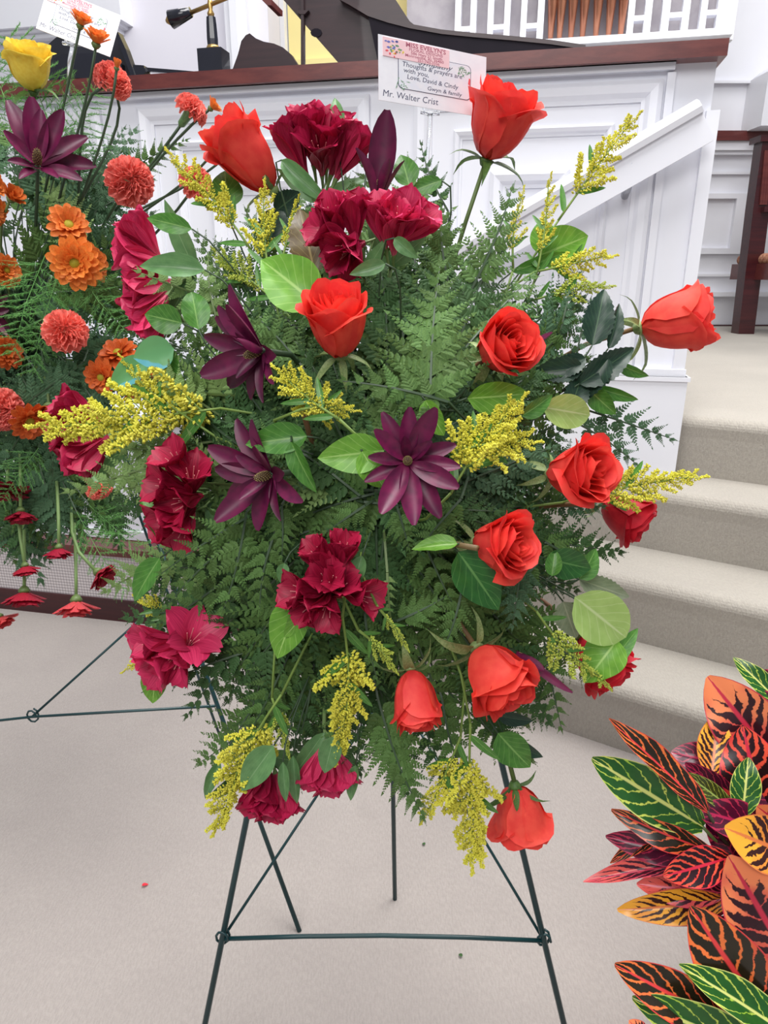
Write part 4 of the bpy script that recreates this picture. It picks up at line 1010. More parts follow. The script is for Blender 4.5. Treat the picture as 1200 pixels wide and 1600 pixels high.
goldenrod('small yellow goldenrod tuft left of the broad bright leaf', 430, 470, 345, 402, .71, .72, 8, 40, 'budgreen', 46)
goldenrod('long yellow goldenrod plume reaching far left', 345, 638, 80, 668, .69, .74, 26, 84, 'bud', 46, start=.08)
goldenrod('short upper branch of goldenrod above the long left plume', 275, 640, 195, 565, .70, .73, 7, 36, 'bud', 40)
goldenrod('yellow goldenrod tuft between the two left burgundy blooms', 530, 655, 445, 590, .58, .59, 13, 52, 'bud', 60)
goldenrod('small goldenrod branch right of the centre tuft', 470, 640, 540, 640, .585, .59, 8, 40, 'bud', 55)
goldenrod('full yellow goldenrod tuft between roses on the right', 705, 770, 800, 640, .60, .61, 20, 64, 'bud', 60, fan=1.2)
goldenrod('side branch of the full yellow goldenrod tuft', 730, 700, 818, 690, .60, .61, 10, 52, 'bud', 60)
goldenrod('yellow goldenrod plume pointing right beside the open rose', 880, 785, 1080, 746, .69, .72, 18, 56, 'bud', 46)
goldenrod('yellow goldenrod plume hanging in the lower middle', 535, 965, 528, 1168, .62, .66, 18, 62, 'bud', 46)
goldenrod('thin goldenrod strand beside the hanging middle plume', 560, 985, 612, 1040, .62, .64, 5, 34, 'budgreen', 24)
goldenrod('thin goldenrod strand above the closed rose bud', 588, 945, 634, 1008, .60, .62, 5, 26, 'budgreen', 24)
goldenrod('yellow green goldenrod plume hanging at the lower left', 440, 1085, 346, 1288, .66, .72, 20, 62, 'bud', 46)
goldenrod('thin goldenrod branch hanging right of the lower left plume', 425, 1090, 450, 1170, .67, .69, 5, 34, 'budgreen', 30)
goldenrod('yellow green goldenrod plume hanging at the bottom right', 735, 1130, 742, 1338, .67, .73, 22, 70, 'bud', 50)
goldenrod('goldenrod branch left of the bottom right plume', 720, 1150, 668, 1270, .68, .71, 9, 46, 'bud', 40)
goldenrod('yellow green goldenrod sprig beside the nodding rose', 838, 955, 945, 1062, .66, .70, 10, 46, 'budgreen', 46)
goldenrod('small yellow goldenrod tip at far left above alstroemeria', 270, 965, 222, 940, .77, .77, 6, 30, 'bud', 40)
goldenrod('small yellow goldenrod tip at far left beside alstroemeria', 262, 1000, 206, 1042, .77, .77, 6, 32, 'bud', 36)

LG = None
leaf('large bright green leaf left of the spiral hearted rose', 498, 478, 402, 398, dm(450, 440)-.03, 88, 'salal', 'ovate', .01, .1, .10)
leaf('folded bright green leaf tip touching the spiral hearted rose', 497, 452, 452, 498, .64, 40, 'salalmid', 'ovate', 0, .5)
leaf('small green leaf below the card, with a dark speck', 640, 292, 626, 237, .70, 40, 'salalmid', 'ovate', 0, .1)
leaf('narrow green leaf lying under the card pick', 690, 282, 640, 298, .70, 26, 'salalmid', 'lance', 0, .3)
leaf('pale yellow green leaf above the open right hand rose', 848, 636, 928, 650, .66, 54, 'salalpale', 'round', .01, 0)
leaf('large round pale leaf at the lower right edge', 898, 932, 982, 1000, .68, 84, 'salalpale', 'round', .01, 0, .05)
leaf('bright leaf left of the central burgundy flower', 600, 704, 495, 716, dm(550, 715)-.015, 62, 'salal', 'ovate', 0, .0, .08)
leaf('small bright leaf tucked against the central burgundy flower', 566, 705, 598, 762, .585, 44, 'salal', 'round', 0, .1)
leaf('deep green leaf between the two left burgundy blooms', 480, 682, 380, 692, .605, 50, 'salalmid', 'ovate', 0, .2)
leaf('olive leaf standing beside the left burgundy bloom', 455, 690, 488, 772, .60, 34, 'salalmid', 'ovate', 0, .5)
leaf('large dark green leaf below the open lower rose', 716, 862, 782, 955, dm(745, 905)-.015, 72, 'salaldark', 'ovate', 0, -.1, .08)
leaf('bright green leaf below the dark crimson cluster', 470, 935, 428, 1032, .615, 62, 'salal', 'ovate', 0, .2)
leaf('small bright green leaf beside the dark crimson cluster', 485, 945, 446, 1000, .61, 40, 'salal', 'ovate', 0, -.4)
leaf('deep green leaf right of the open lower rose', 852, 872, 930, 892, .655, 50, 'salaldark', 'ovate', .01, .1)
leaf('small olive leaf below the open lower rose at right', 862, 900, 868, 860, .65, 26, 'salalmid', 'round', 0, .1)
leaf('bright green leaf edge right of the deep green leaf', 905, 905, 936, 858, .68, 36, 'salalmid', 'ovate', 0, .5)
leaf('crumpled bright green leaf covering the deep red rose', 965, 1000, 915, 1062, .705, 66, 'salal', 'ovate', -.01, .1, .25)
leaf('second bright leaf point beside the pale round leaf', 950, 1040, 1000, 982, .72, 26, 'salalmid', 'lance', 0, .2)
leaf('narrow light green leaf left of the open lower rose', 715, 850, 643, 852, .605, 30, 'salal', 'ovate', 0, .6)
leaf('green leaf lying among ferns on the left', 285, 505, 222, 490, .70, 46, 'salalmid', 'ovate', 0, .0)
leaf('bright green leaf standing upright among left ferns', 310, 515, 300, 452, .69, 44, 'salalmid', 'round', 0, .1)
leaf('pale green leaf with a blue tinted corner', 272, 545, 205, 560, .71, 52, 'blueleaf', 'ovate', 0, .0)
leaf('half blue tinted leaf over the orange mums', 230, 560, 168, 608, .735, 40, 'blueleaf', 'ovate', 0, .2)
leaf('green leaf below the blue tinted leaf', 262, 545, 268, 605, .72, 36, 'salalmid', 'ovate', 0, .3)
leaf('yellow green leaf folded below the tall crimson cluster', 268, 858, 226, 775, .69, 46, 'salalmid', 'ovate', 0, .6)
leaf('pale green leaf hanging point down at far left', 250, 872, 203, 940, .71, 38, 'salalmid', 'ovate', 0, .4)
leaf('yellow green leaf above the central burgundy flower', 665, 625, 690, 682, .605, 38, 'salal', 'round', 0, .4)
leaf('bright green leaf under the fern covered rose', 730, 622, 832, 618, .625, 52, 'salal', 'ovate', .01, .2)
leaf('olive green leaf curling beside the pale right leaf', 815, 650, 868, 618, .64, 28, 'salalmid', 'ovate', 0, .4)
leaf('bright green leaf behind goldenrod at the upper right', 840, 400, 925, 368, .76, 66, 'salal', 'ovate', 0, .1)
leaf('second bright green leaf behind the upper right goldenrod', 850, 400, 850, 338, .765, 46, 'salal', 'ovate', 0, .2)
leaf('long green leaf crossing upper right goldenrod stems', 800, 425, 890, 395, .745, 22, 'salalmid', 'lance', 0, .2)
leaf('grey green strap leaf over the left crimson cluster', 320, 422, 210, 408, .675, 38, 'alstroleaf', 'ovate', 0, .3, .15)
leaf('green leaf above the grey green strap leaf', 300, 358, 225, 338, .70, 30, 'salalmid', 'lance', 0, .1)
leaf('brown underside of a rose leaf under the crimson cluster', 492, 428, 468, 318, .69, 62, 'brownleaf', 'serr', 0, .1)
leaf('narrow green leaf above the spiral hearted rose', 504, 458, 530, 394, .665, 22, 'alstroleaf', 'ovate', 0, .2)
leaf('pale green pointed leaf under the crimson cluster', 602, 412, 546, 428, .62, 24, 'alstroleaf', 'ovate', 0, .1)
leaf('pale green pointed leaf under the pink streaked cluster', 616, 372, 652, 404, .64, 22, 'alstroleaf', 'ovate', 0, .1)
leaf('upright green pointed leaf beside the top crimson cluster', 528, 212, 524, 146, .745, 24, 'alstroleaf', 'ovate', 0, .1)
leaf('long green leaf curving below the top crimson cluster', 440, 250, 512, 318, .70, 28, 'alstroleaf', 'ovate', 0, .1)
leaf('yellow green leaf behind the tall rose bud', 355, 325, 352, 262, .76, 50, 'salalmid', 'ovate', 0, .1)
leaf('pale leaf tip resting on the dark crimson cluster', 566, 868, 547, 928, .60, 26, 'alstroleaf', 'ovate', 0, .1)
leaf('small pale leaf left of the dark crimson cluster', 445, 880, 438, 912, .615, 20, 'alstroleaf', 'ovate', 0, .1)
leaf('broad grey green leaf by the lowest crimson cluster', 428, 1165, 372, 1240, .68, 46, 'alstroleaf', 'ovate', 0, .1)
leaf('narrow dark leaf hanging at the lower left tip', 345, 1190, 316, 1252, .73, 20, 'alstroleaf', 'ovate', 0, .2)
leaf('grey green leaf in front of the hanging rose crimson cluster', 522, 1150, 506, 1212, .66, 36, 'alstroleaf', 'ovate', 0, .0)
leaf('narrow leaf hanging right of the lowest crimson cluster', 458, 1180, 462, 1262, .69, 22, 'alstroleaf', 'ovate', 0, .2)
leaf('pale narrow leaf over the lowest crimson cluster', 442, 1190, 446, 1258, .67, 18, 'alstroleaf', 'ovate', 0, .1)
leaf('dark narrow leaf right of the hanging rose crimson cluster', 556, 1195, 545, 1255, .69, 20, 'alstroleaf', 'ovate', 0, .2)
leaf('bright green leaf under the wide open crimson bloom', 245, 1042, 236, 1102, .72, 40, 'salal', 'ovate', 0, .2)
leaf('light green leaf above the lowest rose', 778, 1145, 830, 1205, .72, 54, 'salalmid', 'ovate', 0, .2)
leaf('curled dark leaf tip above the lowest rose', 775, 1150, 852, 1188, .725, 26, 'roseleaf', 'lance', 0, .2)
leaf('dark leaf tip below the nodding rose', 778, 1118, 835, 1130, .715, 22, 'roseleaf', 'ovate', 0, .3)
leaf('grey translucent serrated leaf above the pale round leaf', 905, 905, 988, 936, .70, 36, 'greyleaf', 'serr', 0, .1)
leaf('grey leaf behind the pale round leaf', 880, 940, 900, 1000, .71, 44, 'greyleaf', 'serr', 0, .1)
for lb, bx, by, tx, ty, w, r in (('tall dark rose leaf left of the sideways rose bud', 925, 540, 948, 445, 48, .1), ('small dark rose leaf close to the sideways bud', 950, 545, 975, 470, 24, .4),
    ('dark rose leaf lying along the sideways rose stem', 905, 600, 1000, 540, 44, .1), ('dark rose leaf hanging below the sideways rose stem', 950, 560, 905, 628, 40, .1),
    ('dark rose leaf left of the sideways rose stem', 915, 560, 850, 590, 34, .2), ('olive rose leaf at the base of the sideways stem', 910, 575, 830, 582, 40, .1), ('dark rose leaf behind the pale right leaf', 890, 640, 915, 580, 40, .3)):
    leaf(lb, bx, by, tx, ty, .70, w, 'roseleaf', 'serr', 0, r, .15)
leaf('bright narrow leaf below the sideways rose bud', 965, 568, 1014, 592, .73, 20, 'salalmid', 'ovate', 0, .4)
leaf('bright green leaf under the dark rose leaves at right', 920, 608, 962, 650, .71, 34, 'salalmid', 'ovate', 0, .2)
leaf('second bright leaf under the dark rose leaves at right', 930, 605, 1000, 628, .715, 20, 'salalmid', 'ovate', 0, .2)
leaf('dark teal leaf behind the tall rose bud stem', 430, 330, 470, 300, .75, 40, 'roseleaf', 'serr', 0, .1)
leaf('dark shiny leaf right of the goldenrod under the rose bud', 420, 380, 440, 320, .745, 52, 'roseleaf', 'serr', 0, .1)

# hand-placed fern fronds (base, tip, width px, tone)
def fr(label, bx, by, tx, ty, w, mk, dz=.03, roll=0.0, tz=0.0, arch=.08, group=None, n=None):
    d = dm((bx+tx)/2, (by+ty)/2)+dz
    return frond(P(bx, by, d), P(tx, ty, d+tz), w*d/F, mk, label, group, None, arch, roll, n, root=FOAM)
fr('large dark fern frond rising in the centre of the spray', 672, 655, 688, 392, 250, 'fern', -.005, -.1, .05, n=9)
fr('fern frond fanning left below the spiral hearted rose', 700, 628, 524, 592, 130, 'fern', .0, .2)
fr('fern frond dropping behind the central burgundy flower', 680, 640, 600, 680, 90, 'fern', .02)
fr('tall fern frond at the upper right under the card rose', 735, 455, 805, 282, 150, 'fern', .01, .1)
fr('fern frond right of the pink streaked cluster', 700, 440, 690, 320, 120, 'fern', .03)
fr('slim fern frond behind the card pick', 700, 330, 655, 215, 70, 'ferndark', .06)
fr('slim fern frond right of the top crimson cluster', 568, 310, 572, 192, 60, 'fern', .05)
fr('pale fern frond lying over the left crimson cluster', 345, 475, 205, 420, 110, 'fernlight', .0, .1)
fr('pale fern frond pointing up left of the broad bright leaf', 345, 520, 325, 392, 90, 'fernlight', .02)
fr('pale fern frond reaching left under the long goldenrod', 320, 705, 88, 772, 150, 'fernlight', .02, .1)
fr('fern frond left of the tall crimson cluster', 330, 690, 150, 700, 100, 'fernlight', .03)
fr('fern frond with oval leaflets on the left, lower tip', 385, 800, 345, 965, 150, 'fern', .0)
fr('fern frond pointing left below the tall crimson cluster', 400, 800, 240, 905, 120, 'fern', .005)
fr('fern frond pointing down left above the open crimson bloom', 380, 830, 250, 960, 110, 'fern', .01)
fr('fern frond right of the left burgundy bloom, pointing down', 440, 790, 440, 875, 80, 'fern', .01)
fr('dark fern frond below the wide open crimson bloom', 410, 1010, 215, 1085, 100, 'ferndark', .02)
fr('dark fern frond hanging left above the easel wire', 390, 1000, 285, 1130, 110, 'ferndark', .03)
fr('large fern frond hanging at the bottom centre', 590, 1090, 668, 1290, 165, 'fern', .0, n=10)
fr('dark fern frond hanging left of the bottom centre', 560, 1080, 565, 1220, 120, 'ferndark', .02)
fr('dark open fern frond reaching right against the white post', 915, 640, 1062, 690, 110, 'fernteal', .03)
fr('second dark fern frond above the right goldenrod', 900, 660, 1000, 730, 100, 'fernteal', .05)
fr('fern frond hanging right of the nodding rose', 850, 1000, 880, 1150, 100, 'fern', .04)
fr('fern frond under the open lower rose pointing down', 815, 880, 800, 985, 110, 'fernteal', .01)
fr('second fern frond under the open lower rose', 840, 880, 770, 960, 90, 'fern', .02)
fr('fern frond beneath the central burgundy flower', 620, 790, 640, 860, 90, 'fern', .02)
fr('yellowish fern frond between leucadendron and open lower rose', 720, 780, 645, 870, 110, 'fern', .015)
fr('fern frond pointing left below the centre leaves', 570, 790, 505, 835, 80, 'fern', .02)
fr('small light fern tip right of the dark crimson cluster', 605, 895, 612, 975, 40, 'fernlight', .0)
fr('fern frond lower right of the dark crimson cluster', 620, 970, 700, 930, 90, 'fern', .02)
fr('fern frond rising behind goldenrod at far right', 870, 530, 890, 450, 70, 'fernteal', .06)
fr('feathery fern frond beside the sideways bud leaves', 900, 560, 925, 460, 60, 'fernteal', .07)
for lb, bx, by, tx, ty, w, mk, dz in (
    ('fern frond hanging at lower left above the goldenrod tip', 455, 1015, 372, 1178, 120, 'fern', .03), ('dark fern frond hanging straight down at lower left', 490, 1040, 452, 1195, 110, 'ferndark', .04),
    ('fern frond hanging between goldenrod and bottom centre frond', 560, 1060, 512, 1190, 110, 'fern', .03), ('fern frond hanging right of the closed rose bud', 690, 1090, 735, 1235, 120, 'fern', .03),
    ('dark fern frond under the nodding rose', 760, 1080, 815, 1195, 110, 'ferndark', .04), ('fern frond hanging low beside the bottom right goldenrod', 650, 1110, 712, 1262, 100, 'ferndark', .03),
    ('fern frond above the pale round leaf', 840, 840, 935, 905, 100, 'fern', .04), ('fern frond behind the right deep red rose', 860, 790, 950, 790, 90, 'fernteal', .06),
    ('pale fern frond at left between the crimson clusters', 330, 745, 175, 765, 110, 'fernlight', .04), ('fern frond left of the left burgundy bloom', 330, 640, 230, 560, 110, 'fernlight', .03),
    ('fern frond behind the tall rose bud stem', 440, 440, 380, 320, 110, 'fern', .05), ('fern frond rising left of the goldenrod under the bud', 380, 470, 300, 360, 120, 'fern', .04),
    ('fern frond left of the wide open crimson bloom', 360, 900, 232, 985, 110, 'fern', .03), ('fern frond beneath the left burgundy bloom', 430, 830, 405, 960, 110, 'fern', .01),
    ('fern frond between closed bud and dark crimson cluster', 570, 960, 590, 1065, 100, 'fern', .01), ('fern frond below the large dark leaf', 720, 930, 690, 1020, 90, 'fern', .01)):
    fr(lb, bx, by, tx, ty, w, mk, dz)
# filling fronds behind the flowers
FG = {'upper': ('dark green fern frond filling the upper part of the rose spray', 'upper filler ferns of the rose spray'),
      'left': ('green fern frond filling the left side of the rose spray', 'left filler ferns of the rose spray'),
      'right': ('green fern frond filling the right side of the rose spray', 'right filler ferns of the rose spray'),
      'lower': ('dark green fern frond filling the lower part of the rose spray', 'lower filler ferns of the rose spray')}
rng = random.Random(21)
def bound(th):
    # outline of the greenery by direction (0 = right, 90 = up), in pixels from (590,760)
    tab = [(0, 340), (20, 345), (40, 420), (60, 500), (75, 500), (90, 470), (115, 450), (135, 465), (150, 430), (175, 440), (195, 430), (215, 450), (240, 480), (265, 520), (285, 520), (305, 460), (325, 380), (345, 340), (360, 340)]
    th %= 360
    for (a, ra), (b, rb_) in zip(tab, tab[1:]):
        if a <= th <= b: return ra+(rb_-ra)*(th-a)/(b-a)
for layer, (nf, f0, f1, dz) in enumerate(((38, .50, 1.04, .06), (34, .30, .90, .045), (26, .1, .62, .03), (18, .0, .45, .05), (26, .2, .8, .10))):
    for k in range(nf):
        th = 360*(k+rng.uniform(-.35, .35))/nf+layer*7; R = bound(th); a = math.radians(th)
        r0, r1 = R*(f0-.12*rng.random()), R*(f1*rng.uniform(.92, 1.03))
        jx, jy = rng.uniform(-30, 30), rng.uniform(-30, 30)
        bx, by = 590+r0*math.cos(a)+jx, 760-r0*math.sin(a)+jy; b2 = a+math.radians(rng.uniform(-22, 22))
        tx, ty = 590+r1*math.cos(b2)+jx*.4, 760-r1*math.sin(b2)+jy*.4
        ln = math.hypot(tx-bx, ty-by)
        if ln < 150:
            bx, by = tx-math.cos(b2)*165, ty+math.sin(b2)*165; ln = 165
        reg = 'upper' if 50 < th % 360 < 130 else 'left' if 130 <= th % 360 < 215 else 'lower' if 215 <= th % 360 < 325 else 'right'
        mk = rng.choice(['fern', 'fern', 'ferndark', 'fernlight'] if reg == 'left' else ['fern', 'ferndark', 'ferndark'] if reg != 'right' else ['fern', 'ferndark', 'fernteal'])
        d0 = dm(bx, by)+dz+rng.uniform(0, .03); d1 = dm(tx, ty)+dz+rng.uniform(-.02, .03)
        frond(P(bx, by, d0), P(tx, ty, d1), ln*rng.uniform(.66, .88)*d0/F, mk, FG[reg][0], FG[reg][1], None, .1, rng.uniform(-.5, .5), None, root=FOAM)

# ------------------------------------------------------------------ cards on picks
def text_mesh(txt, size, mat, shear=0.0, align='LEFT', bold=0.0):
    cu = bpy.data.curves.new('lettering', 'FONT'); cu.body = txt; cu.size = size; cu.shear = shear; cu.align_x = align; cu.offset = bold; cu.resolution_u = 2; cu.space_line = .9
    o = bpy.data.objects.new('lettering', cu); C.objects.link(o)
    me = bpy.data.meshes.new_from_object(o.evaluated_get(bpy.context.evaluated_depsgraph_get())); bpy.data.objects.remove(o)
    me.materials.clear(); me.materials.append(mat); return me
BLU = plain('print_blue', srgb(110, 118, 190), rough=.7); YEL = plain('print_yellow', srgb(232, 206, 96), rough=.7); GRN = plain('print_green', srgb(120, 160, 130), rough=.7); RED = plain('print_red', srgb(226, 84, 92), rough=.7)
def card(label, m, picklabel, pick_pts, dcam):
    # local: x right 0..1.62, y up 0..1, z towards the viewer
    t = thing('sympathy_card', label, 'card', m)
    link('envelope', MB().box((0, 0, -.012), (1.62, 1, 0)).mesh('envelope', M['paper']), t)
    def rrect(x0, y0, x1, y1, z0, z1, mat, nm, r=.07):
        poly = []
        for cx, cy, a0 in ((x1-r, y1-r, 0), (x0+r, y1-r, 90), (x0+r, y0+r, 180), (x1-r, y0+r, 270)):
            for k in range(5): a = math.radians(a0+k*22.5); poly.append((cx+r*math.cos(a), cy+r*math.sin(a)))
        return link(nm, MB().prism(poly, z0, z1).mesh(nm, mat), t)
    rrect(.275, .235, 1.375, .80, .0, .004, M['ink'], 'window_edge'); rrect(.283, .243, 1.367, .792, .0, .006, M['inner'], 'note')
    lb = link('shop_label', MB().box((.06, .69, .0), (1.03, .975, .012)).mesh('shop_label', M['pinkpaper']), t)
    def put(txt, x, y, s, mat, par, z, shear=0, rot=0.0, bold=0.0, align='LEFT', sx=1.0):
        link('lettering', text_mesh(txt, s, mat, shear, align, bold), par, T4((x, y, z)) @ R4(rot, 'Z') @ S4(sx, 1, 1))
    put("MISS EVELYN'S", .68, .895, .098, M['redink'], lb, .0125, bold=.002, align='CENTER', sx=.96)
    put('FLORAL DESIGNS', .68, .84, .066, M['redink'], lb, .0125, align='CENTER', sx=.98, bold=.001)
    put('586 Hwy 21 South', .69, .79, .062, M['redink'], lb, .0125, align='CENTER', bold=.001)
    put('Monroeville, AL 36460', .66, .745, .062, M['redink'], lb, .0125, align='CENTER', bold=.001)
    put('251-743-3336', .72, .70, .058, M['redink'], lb, .0125, align='CENTER', bold=.001)
    rg = random.Random(3)
    for mat_, nm, cx, cy, n in ((GRN, 'printed_leaves', .22, .83, 12), (BLU, 'printed_blossoms', .18, .88, 9), (YEL, 'printed_blossoms', .26, .80, 6), (RED, 'printed_blossoms', .21, .76, 5)):
        mb = MB()
        for k in range(n):
            x, y, r, a0 = cx+rg.uniform(-.10, .10), cy+rg.uniform(-.06, .06), rg.uniform(.010, .02), rg.uniform(0, 3)
            mb.prism([(x+r*math.cos(a0+q*1.05)*(1.6 if q % 3 == 0 else .8), y+r*math.sin(a0+q*1.05)) for q in range(6)], .012, .0135)
        link(nm, mb.mesh(nm, mat_), lb)
    put('Sympathy', .56, .655, .13, M['ink'], t, .0065, .5)
    put('Thoughts & prayers are', .33, .59, .105, M['ink'], t, .0065, .1, -.03, .0008, sx=.90)
    put('with you,', .35, .50, .10, M['ink'], t, .0065, .1, -.03, .0008)
    put('Love, David & Cindy', .40, .405, .105, M['ink'], t, .0065, .1, -.03, .0008, sx=.88)
    put('Gwyn & family', .70, .285, .09, M['ink'], t, .0065, .1, -.02, .0008)
    put('Mr. Walter Crist', .05, .075, .145, M['ink'], t, .0012, .12, 0, 0, sx=.82)
    mb = MB(); rg = random.Random(8)
    for (cx, cy, n) in ((1.27, .68, 22), (.34, .31, 14)):
        for k in range(n):
            x, y, a = cx+rg.uniform(-.09, .09), cy+rg.uniform(-.08, .08), rg.uniform(0, 3.1); l = rg.uniform(.02, .045); c, s = math.cos(a), math.sin(a)
            mb.prism([(x-c*l, y-s*l), (x+s*.008, y-c*.008), (x+c*l, y+s*l), (x-s*.008, y+c*.008)], .006, .0068)
    link('printed_sprigs', mb.mesh('printed_sprigs', GRN), t)
    mb = MB().prism([(1.33, .50), (1.365, .47), (1.365, .58), (1.345, .60)], .006, .0068); link('printed_blossom', mb.mesh('printed_blossom', RED), t)
    k = thing('card_pick', picklabel, 'card holder', T4(pick_pts[0]))
    o = pick_pts[0]; rel = [q-o for q in pick_pts]
    r = 4.0*dcam/F
    link('stick', MB().tube(rel, r*.85, 8).mesh('stick', M['clear'], True), k)
    side = RIGHT
    for s in (-1, 1):
        link('prong', MB().tube([rel[0], rel[0]+side*s*r*2.6+UP*r*2.2, rel[0]+side*s*r*3.2+UP*r*6.0], r*.5, 6).mesh('prong', M['clear'], True), k)
    link('crown', MB().tube([rel[0]-side*r*4+UP*r*1.8, rel[0]+UP*r*1.2, rel[0]+side*r*4+UP*r*1.2], r*.7, 6).mesh('crown', M['clear'], True), k)
def card_frame(x0, y0, x1, y1, xt, yt, d, dz_r, wf=1.62):
    # rectangle through three picture corners: the far corner's distance follows from the right angle
    o = P(x0, y0, d); a = P(x1, y1, d+dz_r)-o; rt = ray(xt, yt); b = rt*(a.dot(o-CAMPOS)/a.dot(rt))+CAMPOS-o
    a1 = a.normalized(); b1 = b.normalized(); n = a1.cross(b1)
    m = Matrix((a1*(a.length/wf), b1*b.length, n*b.length)).transposed().to_4x4(); m.translation = o; return m
CDZ = .06
card('white envelope card on a clear pick at the top of the rose spray', card_frame(592, 156, 758, 184, 591, 53, .74, CDZ), 'clear plastic pick holding the card above the rose spray', [P(672, 182, .80), P(668, 250, .80), P(664, 345, .80)], .74)
card('tilted white envelope card above the mum arrangement at left', card_frame(56, 44, 172, 89, 75, -22, 1.10, .03), 'clear plastic pick holding the tilted card at left', [P(113, 74, 1.15), P(109, 95, 1.15), P(106, 150, 1.15)], 1.10)

# ------------------------------------------------------------------ the arrangement at left
def dl(px, py): return 1.10+.14*min(1.2, ((px-20)/240)**2+((py-500)/420)**2)
mum('orange mum upper of two above the coral carnation', 108, 349, 1.08, 80, 62, 66, 'mum', 'open')
mum('full orange mum with green eye, largest on the left', 116, 411, 1.07, 200, 80, 78, 'mum', 'full')
mum('orange mum tucked behind the largest orange mum', 143, 410, 1.10, 20, 50, 66, 'mum', 'full')
mum('orange mum at left edge, level with the largest one', 12, 422, 1.10, 20, 55, 50, 'mum', 'full')
mum('light orange mum at left edge below the purple bloom', 22, 304, 1.10, 60, 40, 46, 'mum', 'cup')
mum('orange mum cut by the left edge, upper', -6, 290, 1.11, 20, 40, 46, 'mum', 'cup')
mum('orange mum cut by the left edge, second', -6, 330, 1.11, 0, 50, 46, 'mum', 'open')
mum('orange mum at left edge above the coral carnation', 13, 550, 1.10, 20, 60, 52, 'mumrust', 'full')
mum('orange mum facing up in front of the tilted card', 128, 28, 1.06, 78, 12, 44, 'mum', 'cup', P(70, 300, 1.15), 'stemdark')
mum('orange mum right of the tilted card mum', 152, 55, 1.05, 82, 12, 50, 'mum', 'cup', P(90, 320, 1.15), 'stemdark')
mum('small orange mum bud above the twin carnations', 183, 98, 1.05, 85, 8, 30, 'mum', 'bud', P(125, 320, 1.15), 'stemdark')
mum('small orange mum right of the side view carnation', 336, 164, 1.12, 40, 5, 34, 'mum', 'cup', P(180, 330, 1.2), 'stemdark')
mum('small orange mum above the tall rose bud', 384, 184, 1.13, 70, 5, 36, 'mum', 'cup', P(200, 340, 1.2), 'stemdark')
mum('small orange mum touching the tall rose bud', 356, 203, 1.12, 60, 5, 32, 'mum', 'bud', P(200, 350, 1.2), 'stemdark')
mum('rust mum left of the blue tinted leaf', 156, 590, 1.12, 200, 60, 56, 'mumrust', 'open')
mum('dark rust mum above the blue tinted leaf', 182, 548, 1.14, 120, 40, 64, 'mumrust', 'open')
mum('rust mum right of the blue tinted leaf', 236, 578, 1.16, 10, 40, 48, 'mumrust', 'open')
mum('rust mum below the blue tinted leaf', 212, 608, 1.15, -40, 30, 50, 'mumrust', 'open')
mum('rust mum beside the left edge carnation', 48, 660, 1.09, -60, 55, 66, 'mumrust', 'open')
mum('rust mum next to the crimson cluster at left', 76, 648, 1.10, -90, 40, 60, 'mumrust', 'cup')
carnation('coral carnation in the middle of the left arrangement', 102, 515, 1.07, 90, 72, 66)
carnation('coral carnation below the stalked orange mums', 204, 281, 1.08, 60, 72, 72)
carnation('coral carnation seen from the side beneath orange mums', 303, 166, 1.12, 55, 18, 50, P(180, 330, 1.2))
carnation('left one of the twin coral carnations', 166, 112, 1.09, 120, 30, 46, P(120, 330, 1.18))
carnation('right one of the twin coral carnations', 190, 130, 1.09, 20, 30, 44, P(120, 330, 1.18))
carnation('coral carnation at the left edge', 8, 640, 1.09, 0, 60, 66)
carnation('coral carnation behind the upper left goldenrod', 308, 283, 1.12, 60, 60, 50)
carnation('small coral carnation peeping through left fern', 158, 768, 1.16, -60, 20, 40)
leuc('purple leucadendron bloom at the upper left of the mum arrangement', 58, 243, 1.06, 92, 48, 92, [(60, 58, .95), (85, 48, .85), (115, 58, 1.05), (95, 66, 1.0), (40, 74, 1.0), (15, 76, .9), (150, 66, .6), (200, 60, .45), (240, 55, .5), (270, 50, .5), (310, 55, .5), (340, 62, .7)], .36, FOAM2, 'leucadendron in the left arrangement')
leuc('purple leucadendron bloom cut by the left edge', -14, 488, 1.12, 10, 40, 70, [(60, 58, .6), (20, 60, .55), (-20, 55, .6), (-60, 60, .6), (90, 60, .6)], .3, FOAM2, 'leucadendron in the left arrangement')
rose('yellow rose behind feathery fern at upper left', 47, 104, 1.10, 98, 8, 70, 'yellow', 75, FOAM2, 'sepaldark', .5, 'stem', 'roses in the left arrangement')
top = lambda x: P(x, 700, 1.2)
for lb, x, y, sx_, sz, mk, st, ph, ta in (('dark red mum hanging at left edge under fern', 12, 772, 5, 66, 'mumred', 'full', -90, 15), ('small dark red mum right of the left edge mum', 32, 803, 30, 46, 'mumred', 'skirt', -90, 10), ('small red mum hanging below the blue green ferns', 92, 860, 80, 42, 'mumred', 'skirt', -90, 0),
    ('dark red mum hanging low in front of kneeler', 38, 930, 37, 58, 'mumred', 'skirt', -90, 6), ('coral red mum hanging lowest, over the wood band', 119, 945, 112, 62, 'mumcoral', 'skirt', -90, 4), ('dark red mum tilting right in front of kneeler', 157, 897, 130, 50, 'mumred', 'skirt', -40, 20),
    ('small dark red mum bud between hanging stems', 40, 888, 28, 40, 'mumred', 'skirt', -80, 5), ('red mum cut by left edge above the floor', 2, 968, -10, 44, 'mumcoral', 'skirt', -60, 10)):
    mum(lb, x, y, 1.14, ph, ta, sz*1.05, mk, st, P(sx_, y-210, 1.30), 'stempale', 'hanging red mums', .0028)
